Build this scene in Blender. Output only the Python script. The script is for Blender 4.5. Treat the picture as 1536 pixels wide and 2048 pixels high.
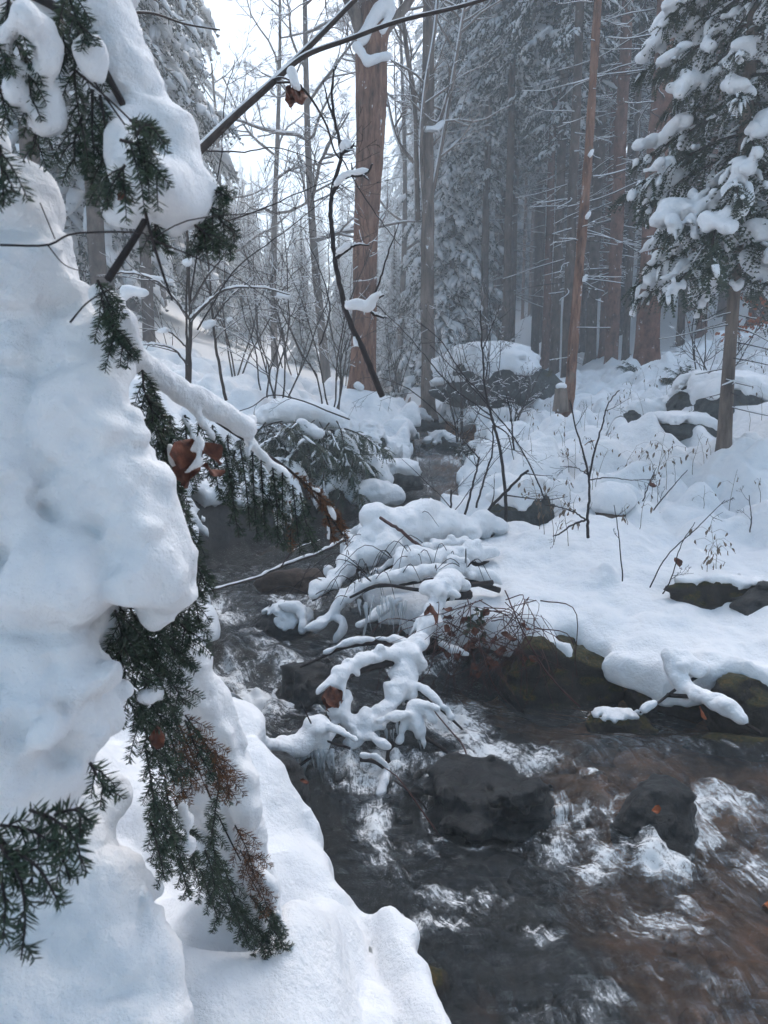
import bpy, math, random
import numpy as np
from mathutils import Vector

# ------------------------------------------------------------------ camera, world, sun, exposure
scene = bpy.context.scene
for ob in list(bpy.data.objects):
    bpy.data.objects.remove(ob)
COL = scene.collection
R = math.radians
F_PX, PITCH, EYE = 1450.0, R(8.8), 1.5          # focal length in photo pixels, tilt below level, eye height (m)

cam_data = bpy.data.cameras.new("camera")
cam = bpy.data.objects.new("camera", cam_data)
COL.objects.link(cam)
cam.location = (0, 0, EYE)
cam.rotation_euler = (R(90) - PITCH, 0, 0)
cam_data.sensor_fit = 'VERTICAL'
cam_data.sensor_height = 24.0
cam_data.lens = 24.0 * F_PX / 2048.0
cam_data.clip_start = 0.02
cam_data.clip_end = 600
cam_data.dof.use_dof = True
cam_data.dof.focus_distance = 3.6
cam_data.dof.aperture_fstop = 6.5
scene.camera = cam

SUN_EL, SUN_AZ = R(55), R(20)
world = bpy.data.worlds.new("World")
scene.world = world
world.use_nodes = True
wn, wl = world.node_tree.nodes, world.node_tree.links
wn.clear()
w_out = wn.new("ShaderNodeOutputWorld")
w_bg = wn.new("ShaderNodeBackground")
w_sky = wn.new("ShaderNodeTexSky")
w_sky.sky_type = 'NISHITA'
w_sky.sun_disc = False
w_sky.sun_elevation = SUN_EL
w_sky.sun_rotation = SUN_AZ
w_sky.dust_density = 3.0
w_hs = wn.new("ShaderNodeHueSaturation")
w_hs.inputs["Saturation"].default_value = 1.12
w_hs.inputs["Hue"].default_value = 0.482
w_bg.inputs["Strength"].default_value = 0.13
wl.new(w_sky.outputs[0], w_hs.inputs["Color"])
wl.new(w_hs.outputs[0], w_bg.inputs[0])
wl.new(w_bg.outputs[0], w_out.inputs[0])

sun_data = bpy.data.lights.new("sun", 'SUN')
sun_data.energy = 1.3
sun_data.angle = R(28)
sun_data.color = (1.0, 0.985, 0.965)
sun = bpy.data.objects.new("sun", sun_data)
COL.objects.link(sun)
sun.rotation_euler = (R(90) - SUN_EL, 0, -SUN_AZ + math.pi)

vs = scene.view_settings
vs.view_transform = 'Standard'
vs.look = 'None'
vs.gamma = 1
vs.use_curve_mapping = False
vs.exposure = 1.52
cy = scene.cycles
cy.use_denoising = True
cy.max_bounces = 6
cy.diffuse_bounces = 2
cy.glossy_bounces = 2
cy.transmission_bounces = 4
cy.transparent_max_bounces = 8
cy.volume_bounces = 1
cy.use_adaptive_sampling = True
cy.adaptive_threshold = 0.03
cy.caustics_reflective = False
cy.caustics_refractive = False
cy.sample_clamp_indirect = 4.0

# ------------------------------------------------------------------ geometry helpers
def ray(px, py):
    X = (px - 768) / F_PX
    Y = -(py - 1024) / F_PX
    return np.array([X, math.cos(PITCH) + Y * math.sin(PITCH), -math.sin(PITCH) + Y * math.cos(PITCH)])

def at(px, py, y):
    """the point of the place that the photograph shows at (px, py), y metres ahead"""
    d = ray(px, py)
    return np.array([0, 0, EYE]) + d * (y / d[1])

def onz(px, py, z):
    d = ray(px, py)
    return np.array([0, 0, EYE]) + d * ((z - EYE) / d[2])

def pxr(n, y):
    return n * y / F_PX

def sstep(a, b, x):
    t = np.clip((x - a) / (b - a), 0, 1)
    return t * t * (3 - 2 * t)

def _axis(c, f, off):
    t = np.asarray(c, np.float64) * f + off
    i0 = np.floor(t).astype(int)
    fr = t - i0
    w = fr * fr * fr * (fr * (fr * 6 - 15) + 10)
    lo = i0.min()
    n = int(i0.max() - lo + 2)
    M = np.zeros((len(t), n), np.float32)
    r = np.arange(len(t))
    M[r, i0 - lo] = 1 - w
    M[r, i0 - lo + 1] += w
    return M, n

def ngrid(axes, freq, seed):
    """smooth value noise (-1..1) on a regular grid, 2-D or 3-D; freq may be a tuple per axis"""
    rng = np.random.RandomState(seed)
    fr = freq if isinstance(freq, (tuple, list)) else (freq,) * len(axes)
    Ms = [_axis(a, f, rng.uniform(0, 1)) for a, f in zip(axes, fr)]
    lat = rng.uniform(-1, 1, tuple(m[1] for m in Ms)).astype(np.float32)
    if len(axes) == 2:
        return Ms[0][0] @ lat @ Ms[1][0].T
    a = np.tensordot(Ms[0][0], lat, (1, 0))
    a = np.tensordot(a, Ms[1][0], (1, 1))          # x, c, y
    return np.tensordot(a, Ms[2][0], (1, 1))       # x, y, z

_TAB = np.random.RandomState(11).uniform(-1, 1, 65536).astype(np.float32)
def npts(P, freq, seed=0):
    """value noise at scattered points (N,2 or 3)"""
    P = np.asarray(P, np.float64) * freq + seed * 17.31
    I = np.floor(P).astype(np.int64)
    f = P - I
    w = f * f * f * (f * (f * 6 - 15) + 10)
    D = P.shape[1]
    out = np.zeros(len(P))
    pr = (73856093, 19349663, 83492791)
    for c in range(1 << D):
        h = np.zeros(len(P), np.int64)
        ww = np.ones(len(P))
        for k in range(D):
            b = (c >> k) & 1
            h ^= (I[:, k] + b) * pr[k]
            ww = ww * (w[:, k] if b else 1 - w[:, k])
        h = (h ^ (h >> 13)) * 1274126177
        out += ww * _TAB[(h ^ (h >> 16)) & 65535]
    return out

def fbm(P, freq, oct=3, seed=0, gain=0.5):
    s, a = 0, 1.0
    for o in range(oct):
        s = s + a * npts(P, freq * 2.03 ** o, seed + o)
        a *= gain
    return s

FINE_PARTS = {"crown", "snow_load", "twig_snow", "branch_snow", "dead_wood", "foliage", "brown_foliage", "green_foliage", "branch", "bough", "stem"}

class MB:
    """collects faces; build() links them as one mesh object"""
    def __init__(self):
        self.V, self.T, self.Q, self.n = [], [], [], 0
    def add(self, v, tris=None, quads=None):
        v = np.asarray(v, np.float32).reshape(-1, 3)
        if tris is not None and len(tris):
            self.T.append(np.asarray(tris, np.int32).reshape(-1, 3) + self.n)
        if quads is not None and len(quads):
            self.Q.append(np.asarray(quads, np.int32).reshape(-1, 4) + self.n)
        self.V.append(v)
        self.n += len(v)
        return self
    def arrays(self):
        V = np.concatenate(self.V) if self.V else np.zeros((0, 3), np.float32)
        T = np.concatenate(self.T) if self.T else np.zeros((0, 3), np.int32)
        Q = np.concatenate(self.Q) if self.Q else np.zeros((0, 4), np.int32)
        return V, T, Q
    def mesh(self, name, mat=None, smooth=True):
        V, T, Q = self.arrays()
        me = bpy.data.meshes.new(name)
        me.vertices.add(len(V))
        me.vertices.foreach_set("co", V.ravel())
        loops = np.concatenate([T.ravel(), Q.ravel()]).astype(np.int32)
        starts = np.concatenate([np.arange(len(T)) * 3, len(T) * 3 + np.arange(len(Q)) * 4]).astype(np.int32)
        me.loops.add(len(loops))
        me.loops.foreach_set("vertex_index", loops)
        me.polygons.add(len(starts))
        me.polygons.foreach_set("loop_start", starts)
        me.update(calc_edges=True)
        if smooth:
            me.shade_smooth()
        else:
            me.shade_flat()
        if mat is not None:
            me.materials.append(mat)
        return me
    def build(self, name, mat, parent=None, smooth=True):
        return link(name, self.mesh(name, mat, smooth), parent)

def build_islands(mb, name, mat, parent, least=40):
    """every separate piece of the collected surface becomes a part of its own"""
    V, T, Q = mb.arrays()
    F = np.concatenate([Q, T[:, [0, 1, 2, 2]]]) if len(T) else Q
    lab = np.arange(len(V))
    while True:
        m = lab[F].min(1)
        new = lab.copy()
        for k in range(4):
            np.minimum.at(new, F[:, k], m)
        new = new[new]
        if np.array_equal(new, lab):
            break
        lab = new
    ids, cnt = np.unique(lab, return_counts=True)
    fl = lab[Q[:, 0]]
    out = []
    for i, c in zip(ids, cnt):
        if c < least:
            continue
        q = Q[fl == i]
        u, inv = np.unique(q, return_inverse=True)
        out.append(MB().add(V[u], None, inv.reshape(-1, 4)).build(name, mat, parent))
    return out

def link(name, me, parent=None):
    o = bpy.data.objects.new(name, me)
    COL.objects.link(o)
    if parent is not None:
        o.parent = parent
        o.matrix_parent_inverse.identity()
        o.location = -Vector(parent.location) if parent.get("_world_parts") else Vector((0, 0, 0))
        if name in FINE_PARTS:               # many pieces too small to pick apart
            o["kind"] = "stuff"
    return o

def tag(o, label, cat, group=None):
    o["label"] = label
    o["category"] = cat
    if group:
        o["group"] = group
    return o

def struct(o, kind="structure"):
    o["kind"] = kind
    return o

def thing(name, label, cat, loc=(0, 0, 0), group=None, world_parts=False):
    o = bpy.data.objects.new(name, None)
    COL.objects.link(o)
    o.empty_display_size = 0.1
    o.location = [float(c) for c in loc]
    if world_parts:                       # its parts are given in place coordinates
        o["_world_parts"] = 1
    return tag(o, label, cat, group)

def tube(mb, P, rad, sides=6, cap=True, flat=1.0):
    P = np.asarray(P, np.float64)
    rad = np.broadcast_to(np.asarray(rad, np.float64), (len(P),))
    T = np.gradient(P, axis=0)
    T /= np.linalg.norm(T, axis=1)[:, None] + 1e-9
    up = np.array([0, 0, 1.0]) if abs(T[0][2]) < 0.9 else np.array([1.0, 0, 0])
    N = np.zeros_like(P)
    n = up - T[0] * up.dot(T[0])
    n /= np.linalg.norm(n)
    for i in range(len(P)):
        n = n - T[i] * n.dot(T[i])
        n /= np.linalg.norm(n) + 1e-9
        N[i] = n
    B = np.cross(T, N)
    a = np.arange(sides) * 2 * math.pi / sides
    V = P[:, None] + rad[:, None, None] * (np.cos(a)[None, :, None] * N[:, None] * flat + np.sin(a)[None, :, None] * B[:, None])
    k = len(P)
    i = np.arange(k - 1)[:, None] * sides
    j = np.arange(sides)[None]
    jn = (j + 1) % sides
    q = np.stack([i + j, i + jn, i + sides + jn, i + sides + j], -1).reshape(-1, 4)
    V = V.reshape(-1, 3)
    tr = []
    if cap:
        V = np.concatenate([V, [P[0] - T[0] * rad[0] * .3], [P[-1] + T[-1] * rad[-1] * .5]])
        c0, c1 = k * sides, k * sides + 1
        for s in range(sides):
            tr.append((c0, (s + 1) % sides, s))
            tr.append((c1, (k - 1) * sides + s, (k - 1) * sides + (s + 1) % sides))
    mb.add(V, tr, q)

def spline(P, n):
    """Catmull-Rom through the points, n samples"""
    P = np.asarray(P, np.float64)
    if len(P) < 3:
        t = np.linspace(0, 1, n)[:, None]
        return P[0] * (1 - t) + P[-1] * t
    Q = np.concatenate([[2 * P[0] - P[1]], P, [2 * P[-1] - P[-2]]])
    t = np.linspace(0, len(P) - 1 - 1e-6, n)
    i = t.astype(int)
    f = (t - i)[:, None]
    a, b, c, d = Q[i], Q[i + 1], Q[i + 2], Q[i + 3]
    return 0.5 * (2 * b + (c - a) * f + (2 * a - 5 * b + 4 * c - d) * f * f + (3 * b - a - 3 * c + d) * f ** 3)

def pl(pts, n=None):
    """photo polyline [(px, py, depth), ...] -> smoothed points in the place"""
    return spline([at(*p) for p in pts], n or max(6, 5 * len(pts)))

# ------------------------------------------------------------------ implicit surfaces
CORN = np.array([(i, j, k) for i in (0, 1) for j in (0, 1) for k in (0, 1)])
EDG = [(a, b) for a in range(8) for b in range(a + 1, 8) if np.abs(CORN[a] - CORN[b]).sum() == 1]

def surface_nets(F, lo, h):
    s = F < 0
    c = np.zeros(tuple(d - 1 for d in F.shape), np.int8)
    nx, ny, nz = F.shape
    for (i, j, k) in CORN:
        c += s[i:nx - 1 + i, j:ny - 1 + j, k:nz - 1 + k]
    act = (c > 0) & (c < 8)
    idx = np.argwhere(act)
    vid = np.full(c.shape, -1, np.int32)
    vid[act] = np.arange(len(idx))
    g = np.stack([F[idx[:, 0] + i, idx[:, 1] + j, idx[:, 2] + k] for (i, j, k) in CORN], 1)
    acc = np.zeros((len(idx), 3))
    cnt = np.zeros(len(idx))
    for a, b in EDG:
        m = (g[:, a] < 0) != (g[:, b] < 0)
        t = g[m, a] / (g[m, a] - g[m, b])
        acc[m] += CORN[a] + t[:, None] * (CORN[b] - CORN[a])
        cnt[m] += 1
    V = np.asarray(lo) + (idx + acc / cnt[:, None]) * h
    quads = []
    for ax in range(3):
        sl0 = [slice(None)] * 3
        sl1 = [slice(None)] * 3
        sl0[ax] = slice(0, F.shape[ax] - 1)
        sl1[ax] = slice(1, None)
        o1, o2 = (ax + 1) % 3, (ax + 2) % 3
        for flip in (0, 1):
            e = (s[tuple(sl0)] & ~s[tuple(sl1)]) if flip == 0 else (~s[tuple(sl0)] & s[tuple(sl1)])
            I = np.argwhere(e)
            ok = (I[:, o1] > 0) & (I[:, o2] > 0) & (I[:, o1] < F.shape[o1] - 1) & (I[:, o2] < F.shape[o2] - 1)
            I = I[ok]
            if not len(I):
                continue
            def cell(d1, d2):
                J = I.copy()
                J[:, o1] += d1
                J[:, o2] += d2
                return vid[J[:, 0], J[:, 1], J[:, 2]]
            q = np.stack([cell(-1, -1), cell(0, -1), cell(0, 0), cell(-1, 0)], 1)
            quads.append(q if flip == 0 else q[:, ::-1])
    return V, (np.concatenate(quads) if quads else np.zeros((0, 4), int))

class Field:
    """a signed-distance grid for snow, ice and stone"""
    def __init__(self, lo, hi, h):
        self.lo, self.h = np.array(lo, float), h
        n = np.ceil((np.array(hi) - self.lo) / h).astype(int) + 1
        self.ax = [self.lo[k] + np.arange(n[k]) * h for k in range(3)]
        self.F = np.full(tuple(n), 1.0, np.float32)
    def grids(self):
        return self.ax[0][:, None, None], self.ax[1][None, :, None], self.ax[2][None, None, :]
    def capsule(self, a, b, ra, rb, k=0.02, squash=1.0):
        a, b = np.asarray(a, float), np.asarray(b, float)
        m = max(ra, rb) * max(1, 1 / squash) + 2.5 * k + 2 * self.h
        lo = np.minimum(a, b) - m
        hi = np.maximum(a, b) + m
        i0 = np.maximum(0, ((lo - self.lo) / self.h).astype(int))
        i1 = np.minimum(self.F.shape, ((hi - self.lo) / self.h).astype(int) + 2)
        if np.any(i1 <= i0):
            return
        sl = tuple(slice(p, q) for p, q in zip(i0, i1))
        X = self.ax[0][sl[0]][:, None, None] - a[0]
        Y = self.ax[1][sl[1]][None, :, None] - a[1]
        Z = (self.ax[2][sl[2]][None, None, :] - a[2]) / squash
        d = b - a
        d = d * np.array([1, 1, 1 / squash])
        L2 = d.dot(d) + 1e-12
        t = np.clip((X * d[0] + Y * d[1] + Z * d[2]) / L2, 0, 1)
        D = np.sqrt((X - t * d[0]) ** 2 + (Y - t * d[1]) ** 2 + (Z - t * d[2]) ** 2) - (ra + (rb - ra) * t)
        G = self.F[sl]
        hh = np.maximum(k - np.abs(G - D), 0) / k
        self.F[sl] = np.minimum(G, D) - hh * hh * k * 0.25
    def path(self, P, rad, k=0.02, squash=1.0):
        rad = np.broadcast_to(rad, (len(P),))
        for i in range(len(P) - 1):
            self.capsule(P[i], P[i + 1], rad[i], rad[i + 1], k, squash)
    def noise(self, amp, freq, seed):
        self.F += amp * ngrid(self.ax, freq, seed)
        return self
    def billow(self, amp, freq, seed):
        self.F -= amp * (2.2 * np.abs(ngrid(self.ax, freq, seed)) - .75)
        return self
    def to(self, mb):
        V, Q = surface_nets(self.F, self.lo, self.h)
        mb.add(V, None, Q)
        return mb

# ------------------------------------------------------------------ materials
def new_mat(name):
    m = bpy.data.materials.new(name)
    m.use_nodes = True
    nt = m.node_tree
    nt.nodes.clear()
    out = nt.nodes.new("ShaderNodeOutputMaterial")
    return m, nt, out

def N(nt, kind, **kw):
    n = nt.nodes.new("ShaderNode" + kind)
    for k, v in kw.items():
        if k.startswith("i_"):
            n.inputs[k[2:].replace("_", " ")].default_value = v
        else:
            setattr(n, k, v)
    return n

def ramp(nt, fac, stops):
    r = N(nt, "ValToRGB")
    e = r.color_ramp.elements
    while len(e) < len(stops):
        e.new(0.5)
    for el, (p, c) in zip(e, stops):
        el.position = p
        el.color = (*c, 1) if len(c) == 3 else c
    nt.links.new(fac, r.inputs[0])
    return r.outputs[0]

def noise_tex(nt, vec, scale, detail=4, rough=.55):
    n = N(nt, "TexNoise")
    n.inputs["Scale"].default_value = scale
    n.inputs["Detail"].default_value = detail
    n.inputs["Roughness"].default_value = rough
    if vec is not None:
        nt.links.new(vec, n.inputs["Vector"])
    return n.outputs[0]

def obj_vec(nt, scale=(1, 1, 1)):
    tc = N(nt, "TexCoord")
    mp = N(nt, "Mapping")
    mp.inputs["Scale"].default_value = scale
    nt.links.new(tc.outputs["Object"], mp.inputs[0])
    return mp.outputs[0]

def bump(nt, h, strength, dist, normal=None):
    b = N(nt, "Bump")
    b.inputs["Strength"].default_value = strength
    b.inputs["Distance"].default_value = dist
    nt.links.new(h, b.inputs["Height"])
    if normal is not None:
        nt.links.new(normal, b.inputs["Normal"])
    return b.outputs[0]

def simple(name, stops, scale, rough=.7, vscale=(1, 1, 1), bstr=.4, bdist=.01, bscale=None, spec=.3, detail=5):
    m, nt, out = new_mat(name)
    v = obj_vec(nt, vscale)
    col = ramp(nt, noise_tex(nt, v, scale, detail), stops)
    p = N(nt, "BsdfPrincipled")
    nt.links.new(col, p.inputs["Base Color"])
    p.inputs["Roughness"].default_value = rough
    p.inputs["Specular IOR Level"].default_value = spec
    if bstr:
        nt.links.new(bump(nt, noise_tex(nt, v, bscale or scale * 2, 6), bstr, bdist), p.inputs["Normal"])
    nt.links.new(p.outputs[0], out.inputs[0])
    return m

def snow_mat(name, fine, bd, bstr=.5):
    m, nt, out = new_mat(name)
    v = obj_vec(nt)
    p = N(nt, "BsdfPrincipled")
    p.inputs["Roughness"].default_value = .85
    p.inputs["Specular IOR Level"].default_value = .15
    col = ramp(nt, noise_tex(nt, v, fine * .35, 3), [(.3, (.82, .84, .87)), (.7, (.89, .90, .91))])
    nt.links.new(col, p.inputs["Base Color"])
    b1 = bump(nt, noise_tex(nt, v, fine * .3, 7, .62), bstr, bd * 3)
    b2 = bump(nt, noise_tex(nt, v, fine * 3.2, 4, .7), .5, bd * .3, b1)
    nt.links.new(b2, p.inputs["Normal"])
    nt.links.new(p.outputs[0], out.inputs[0])
    return m

M = {}
M['snow'] = snow_mat("snow", 40, .014, .6)
M['snow_close'] = snow_mat("close_snow", 75, .011, .6)
M['snow_far'] = snow_mat("tree_snow", 8, .02, .3)
M['needle'] = simple("spruce_needle", [(.3, (.009, .02, .016)), (.7, (.024, .043, .03))], 6, .55, bstr=0)
M['needle_near'] = simple("near_needle", [(.3, (.016, .034, .02)), (.7, (.04, .068, .034))], 30, .45, bstr=0, spec=.4)
M['needle_brown'] = simple("dead_needle", [(.3, (.09, .035, .015)), (.7, (.17, .075, .03))], 30, .6, bstr=0)
M['twig'] = simple("twig_bark", [(.3, (.02, .014, .012)), (.7, (.055, .038, .032))], 30, .75, bstr=.3, bdist=.002)
M['dark_twig'] = simple("dark_twig_bark", [(.3, (.010, .008, .009)), (.7, (.032, .024, .025))], 25, .7, bstr=.4, bdist=.003)
M['grey_bark'] = simple("grey_branch_bark", [(.3, (.06, .06, .062)), (.7, (.13, .13, .13))], 9, .85, (1, 1, .4), .5, .01)
M['red_stem'] = simple("bramble_stem", [(.3, (.03, .012, .012)), (.7, (.09, .032, .026))], 20, .6, bstr=0)
M['stalk'] = simple("dry_stalk", [(.3, (.10, .075, .05)), (.7, (.2, .15, .10))], 20, .8, bstr=0)
M['leaf'] = simple("dead_leaf", [(.3, (.035, .012, .008)), (.5, (.12, .036, .02)), (.72, (.2, .075, .04))], 55, .6, bstr=.5, bdist=.003, bscale=90)
M['leaf_tan'] = simple("tan_leaf", [(.25, (.12, .085, .06)), (.75, (.26, .2, .15))], 30, .7, bstr=.3, bdist=.002)
M['leaf_orange'] = simple("orange_leaf", [(.25, (.25, .06, .02)), (.75, (.42, .13, .05))], 20, .6, bstr=.3, bdist=.002)

def bark_mat(name, c0, c1, c2, vs=(1, 1, .16), sc=14, bd=.02):
    m, nt, out = new_mat(name)
    v = obj_vec(nt, vs)
    a = noise_tex(nt, v, sc, 8, .68)
    v2 = obj_vec(nt)
    big = noise_tex(nt, v2, 1.7, 4)
    col = ramp(nt, a, [(.32, c0), (.5, c1), (.7, c2)])
    mx = N(nt, "MixRGB", blend_type='MIX')
    lich = ramp(nt, noise_tex(nt, v2, 5, 6, .7), [(.56, (0, 0, 0)), (.70, (.55, .55, .55))])
    nt.links.new(lich, mx.inputs[0])
    nt.links.new(col, mx.inputs[1])
    mx.inputs[2].default_value = (.13, .15, .125, 1)
    mu = N(nt, "MixRGB", blend_type='MULTIPLY')
    mu.inputs[0].default_value = 1
    nt.links.new(mx.outputs[0], mu.inputs[1])
    nt.links.new(ramp(nt, big, [(.3, (.62, .62, .64)), (.7, (1.1, 1.08, 1.05))]), mu.inputs[2])
    p = N(nt, "BsdfPrincipled")
    p.inputs["Roughness"].default_value = .9
    p.inputs["Specular IOR Level"].default_value = .15
    sn = N(nt, "MixRGB")                       # specks of wind-blown snow stuck in the bark
    nt.links.new(ramp(nt, noise_tex(nt, obj_vec(nt, (1, 1, .45)), 11, 7, .7), [(.635, (0, 0, 0)), (.665, (1, 1, 1))]), sn.inputs[0])
    nt.links.new(mu.outputs[0], sn.inputs[1])
    sn.inputs[2].default_value = (.8, .82, .84, 1)
    nt.links.new(sn.outputs[0], p.inputs["Base Color"])
    nt.links.new(bump(nt, a, .9, bd), p.inputs["Normal"])
    nt.links.new(p.outputs[0], out.inputs[0])
    return m

M['bark_main'] = bark_mat("maple_bark", (.05, .025, .018), (.23, .12, .082), (.38, .23, .17), (1, 1, .2), 17, .04)
M['bark_red'] = bark_mat("spruce_bark_red", (.07, .035, .026), (.2, .1, .072), (.3, .165, .125), (1, 1, .5), 12, .015)
M['bark_spruce'] = bark_mat("spruce_bark", (.04, .029, .024), (.125, .09, .074), (.2, .155, .13), (1, 1, .5), 10, .02)
M['bark_grey'] = bark_mat("grey_trunk_bark", (.06, .05, .045), (.2, .16, .135), (.33, .27, .235), (1, 1, .2), 10, .02)

def rock_mat(name, c0, c1, moss=.0, wet=.0):
    m, nt, out = new_mat(name)
    v = obj_vec(nt)
    a = noise_tex(nt, v, 11, 11, .8)
    col = ramp(nt, a, [(.3, c0), (.6, c1), (.72, tuple(min(1, 2.6 * q) for q in c1))])  # brightest stop: mineral streaks and lichen, with wet highlights painted into the colour
    p = N(nt, "BsdfPrincipled")
    last = col
    if moss:
        g = N(nt, "NewGeometry")
        sx = N(nt, "SeparateXYZ")
        nt.links.new(g.outputs["Normal"], sx.inputs[0])
        ad = N(nt, "Math", operation='MULTIPLY_ADD')
        nt.links.new(sx.outputs[2], ad.inputs[0])
        ad.inputs[1].default_value = .42
        nt.links.new(noise_tex(nt, v, 9, 8, .75), ad.inputs[2])
        f = ramp(nt, ad.outputs[0], [(.9 - .25 * moss, (0, 0, 0)), (.99 - .2 * moss, (1, 1, 1))])
        mc = ramp(nt, noise_tex(nt, v, 55, 8, .75), [(.34, (.010, .012, .005)), (.5, (.05, .05, .014)), (.66, (.15, .085, .022))])
        mx = N(nt, "MixRGB")
        nt.links.new(f, mx.inputs[0])
        nt.links.new(col, mx.inputs[1])
        nt.links.new(mc, mx.inputs[2])
        last = mx.outputs[0]
    nt.links.new(last, p.inputs["Base Color"])
    p.inputs["Roughness"].default_value = .85 - .6 * wet
    p.inputs["Specular IOR Level"].default_value = .22 + .3 * wet
    nb_ = bump(nt, noise_tex(nt, v, 16, 10, .78), 1.0, .035)
    nt.links.new(nb_, p.inputs["Normal"])

    nt.links.new(p.outputs[0], out.inputs[0])
    return m

M['rock'] = rock_mat("grey_rock", (.022, .025, .027), (.10, .11, .108), .3)
M['rock_moss'] = rock_mat("mossy_rock", (.010, .009, .009), (.05, .042, .034), .8, .35)
M['rock_wet'] = rock_mat("wet_rock", (.005, .006, .007), (.048, .05, .051), 0, .8)
M['rock_brown'] = rock_mat("wet_brown_rock", (.018, .012, .009), (.085, .05, .036), 0, .6)

def ground_mat():
    m, nt, out = new_mat("stream_bed")
    v = obj_vec(nt)
    p = N(nt, "BsdfPrincipled")
    big = noise_tex(nt, v, 1.6, 4)
    small = noise_tex(nt, v, 12, 8, .7)
    mx = N(nt, "MixRGB")
    sxx = N(nt, "SeparateXYZ")
    nt.links.new(v, sxx.inputs[0])
    mr = N(nt, "MapRange")                      # iron-stained gravel lies on the outer side of the bend
    nt.links.new(sxx.outputs[0], mr.inputs[0])
    for i_, val in ((1, .1), (2, 1.0), (3, -.22), (4, .14)):
        mr.inputs[i_].default_value = val
    sm_ = N(nt, "Math", operation='ADD')
    nt.links.new(big, sm_.inputs[0])
    nt.links.new(mr.outputs[0], sm_.inputs[1])
    nt.links.new(ramp(nt, sm_.outputs[0], [(.44, (0, 0, 0)), (.62, (1, 1, 1))]), mx.inputs[0])
    nt.links.new(ramp(nt, small, [(.3, (.007, .007, .008)), (.7, (.038, .036, .034))]), mx.inputs[1])
    nt.links.new(ramp(nt, small, [(.3, (.12, .05, .025)), (.5, (.3, .145, .075)), (.72, (.52, .22, .095))]), mx.inputs[2])
    nt.links.new(mx.outputs[0], p.inputs["Base Color"])
    p.inputs["Roughness"].default_value = .6
    nt.links.new(bump(nt, small, .8, .02), p.inputs["Normal"])
    nt.links.new(p.outputs[0], out.inputs[0])
    return m
M['ground'] = ground_mat()

def ice_mat():
    m, nt, out = new_mat("ice")
    p = N(nt, "BsdfPrincipled")
    p.inputs["Base Color"].default_value = (.86, .89, .91, 1)
    p.inputs["Roughness"].default_value = .25
    tr = N(nt, "BsdfTransparent")
    tr.inputs[0].default_value = (.93, .95, .96, 1)
    mx = N(nt, "MixShader")
    mx.inputs[0].default_value = .42
    nt.links.new(tr.outputs[0], mx.inputs[1])
    nt.links.new(p.outputs[0], mx.inputs[2])
    nt.links.new(mx.outputs[0], out.inputs[0])
    return m
M['ice'] = ice_mat()
# ------------------------------------------------------------------ terrain
CTRL = np.array([
    # right bank, snow top
    (1.3, 3.15, .27), (.62, 3.6, .42), (0.0, 4.1, .42), (.46, 5.0, .6), (1.42, 4.4, .60), (1.75, 5.1, .66), (2.5, 3.6, .52), (1.9, 3.4, .44),
    (.2, 5.6, .44), (.45, 6.3, .5), (.8, 7.2, .62), (2.65, 5, .8), (3.0, 6.5, .96), (1.5, 7, .88), (1.3, 8.2, .95), (1.9, 10, 1.12), (4.6, 13, 1.95), (5.3, 10, 2.2), (4, 7.5, 1.4),
    (5.4, 18, 2.25), (9.4, 23, 4.0), (2.6, 12, 1.35), (3.7, 16, 1.85), (12, 20, 4.9), (15, 35, 9), (20, 60, 16), (8, 35, 6), (10, 60, 10),
    (3, 25, 2.3), (3, 35, 3.2), (2, 60, 5), (8, 12, 3.3), (12, 12, 5), (3.2, 2.2, .6), (3, 1.2, .6), (7, 5, 2.6),
    # left bank
    (-.2, 1.6, .11), (-.25, 1.3, .09), (-.8, 1.6, .33), (-1.5, 1.2, .8), (-1.0, 2.6, .42), (-1.6, 3.5, .7), (-2, 5, .95), (-2.2, 6.5, 1.15), (-1.0, 7.6, .98),
    (-.3, 8.2, .82), (-.2, 9.5, 1.1), (-1.5, 10, 1.6), (-3, 9, 1.75), (-2, 13, 1.75), (-.45, 10.7, 1.42), (1.05, 17, 1.42), (-6, 10, 2.6), (-6, 20, 3.2),
    (-12, 20, 6), (-12, 40, 9), (-5, 40, 4.5), (-20, 60, 14), (.2, 1.0, .14), (-3, 0, 1.0), (0, -3, .3), (4, -2, 1.0), (-.2, 30, 2.3), (0, 45, 3.4), (-.6, 20, 1.6),
    # far rim of the valley
    (-40, 110, 30), (0, 110, 9), (40, 110, 32), (45, 40, 28), (-45, 40, 28), (45, 0, 25), (-45, 0, 24), (0, -20, 0), (30, -20, 14), (-30, -20, 14)])

def _tps(r2):
    return np.where(r2 > 1e-12, 0.5 * r2 * np.log(r2 + 1e-12), 0)
_c = CTRL[:, :2]
_K = _tps(((_c[:, None] - _c[None]) ** 2).sum(-1)) + np.eye(len(_c)) * .02
_Pm = np.concatenate([np.ones((len(_c), 1)), _c], 1)
_A = np.block([[_K, _Pm], [_Pm.T, np.zeros((3, 3))]])
_sol = np.linalg.solve(_A, np.concatenate([CTRL[:, 2], np.zeros(3)]))

def tps(x, y):
    x, y = np.asarray(x, float).ravel(), np.asarray(y, float).ravel()
    out = _sol[-3] + _sol[-2] * x + _sol[-1] * y
    for (cx, cyy), w in zip(_c, _sol[:-3]):
        out = out + w * _tps((x - cx) ** 2 + (y - cyy) ** 2)
    return out

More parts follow.
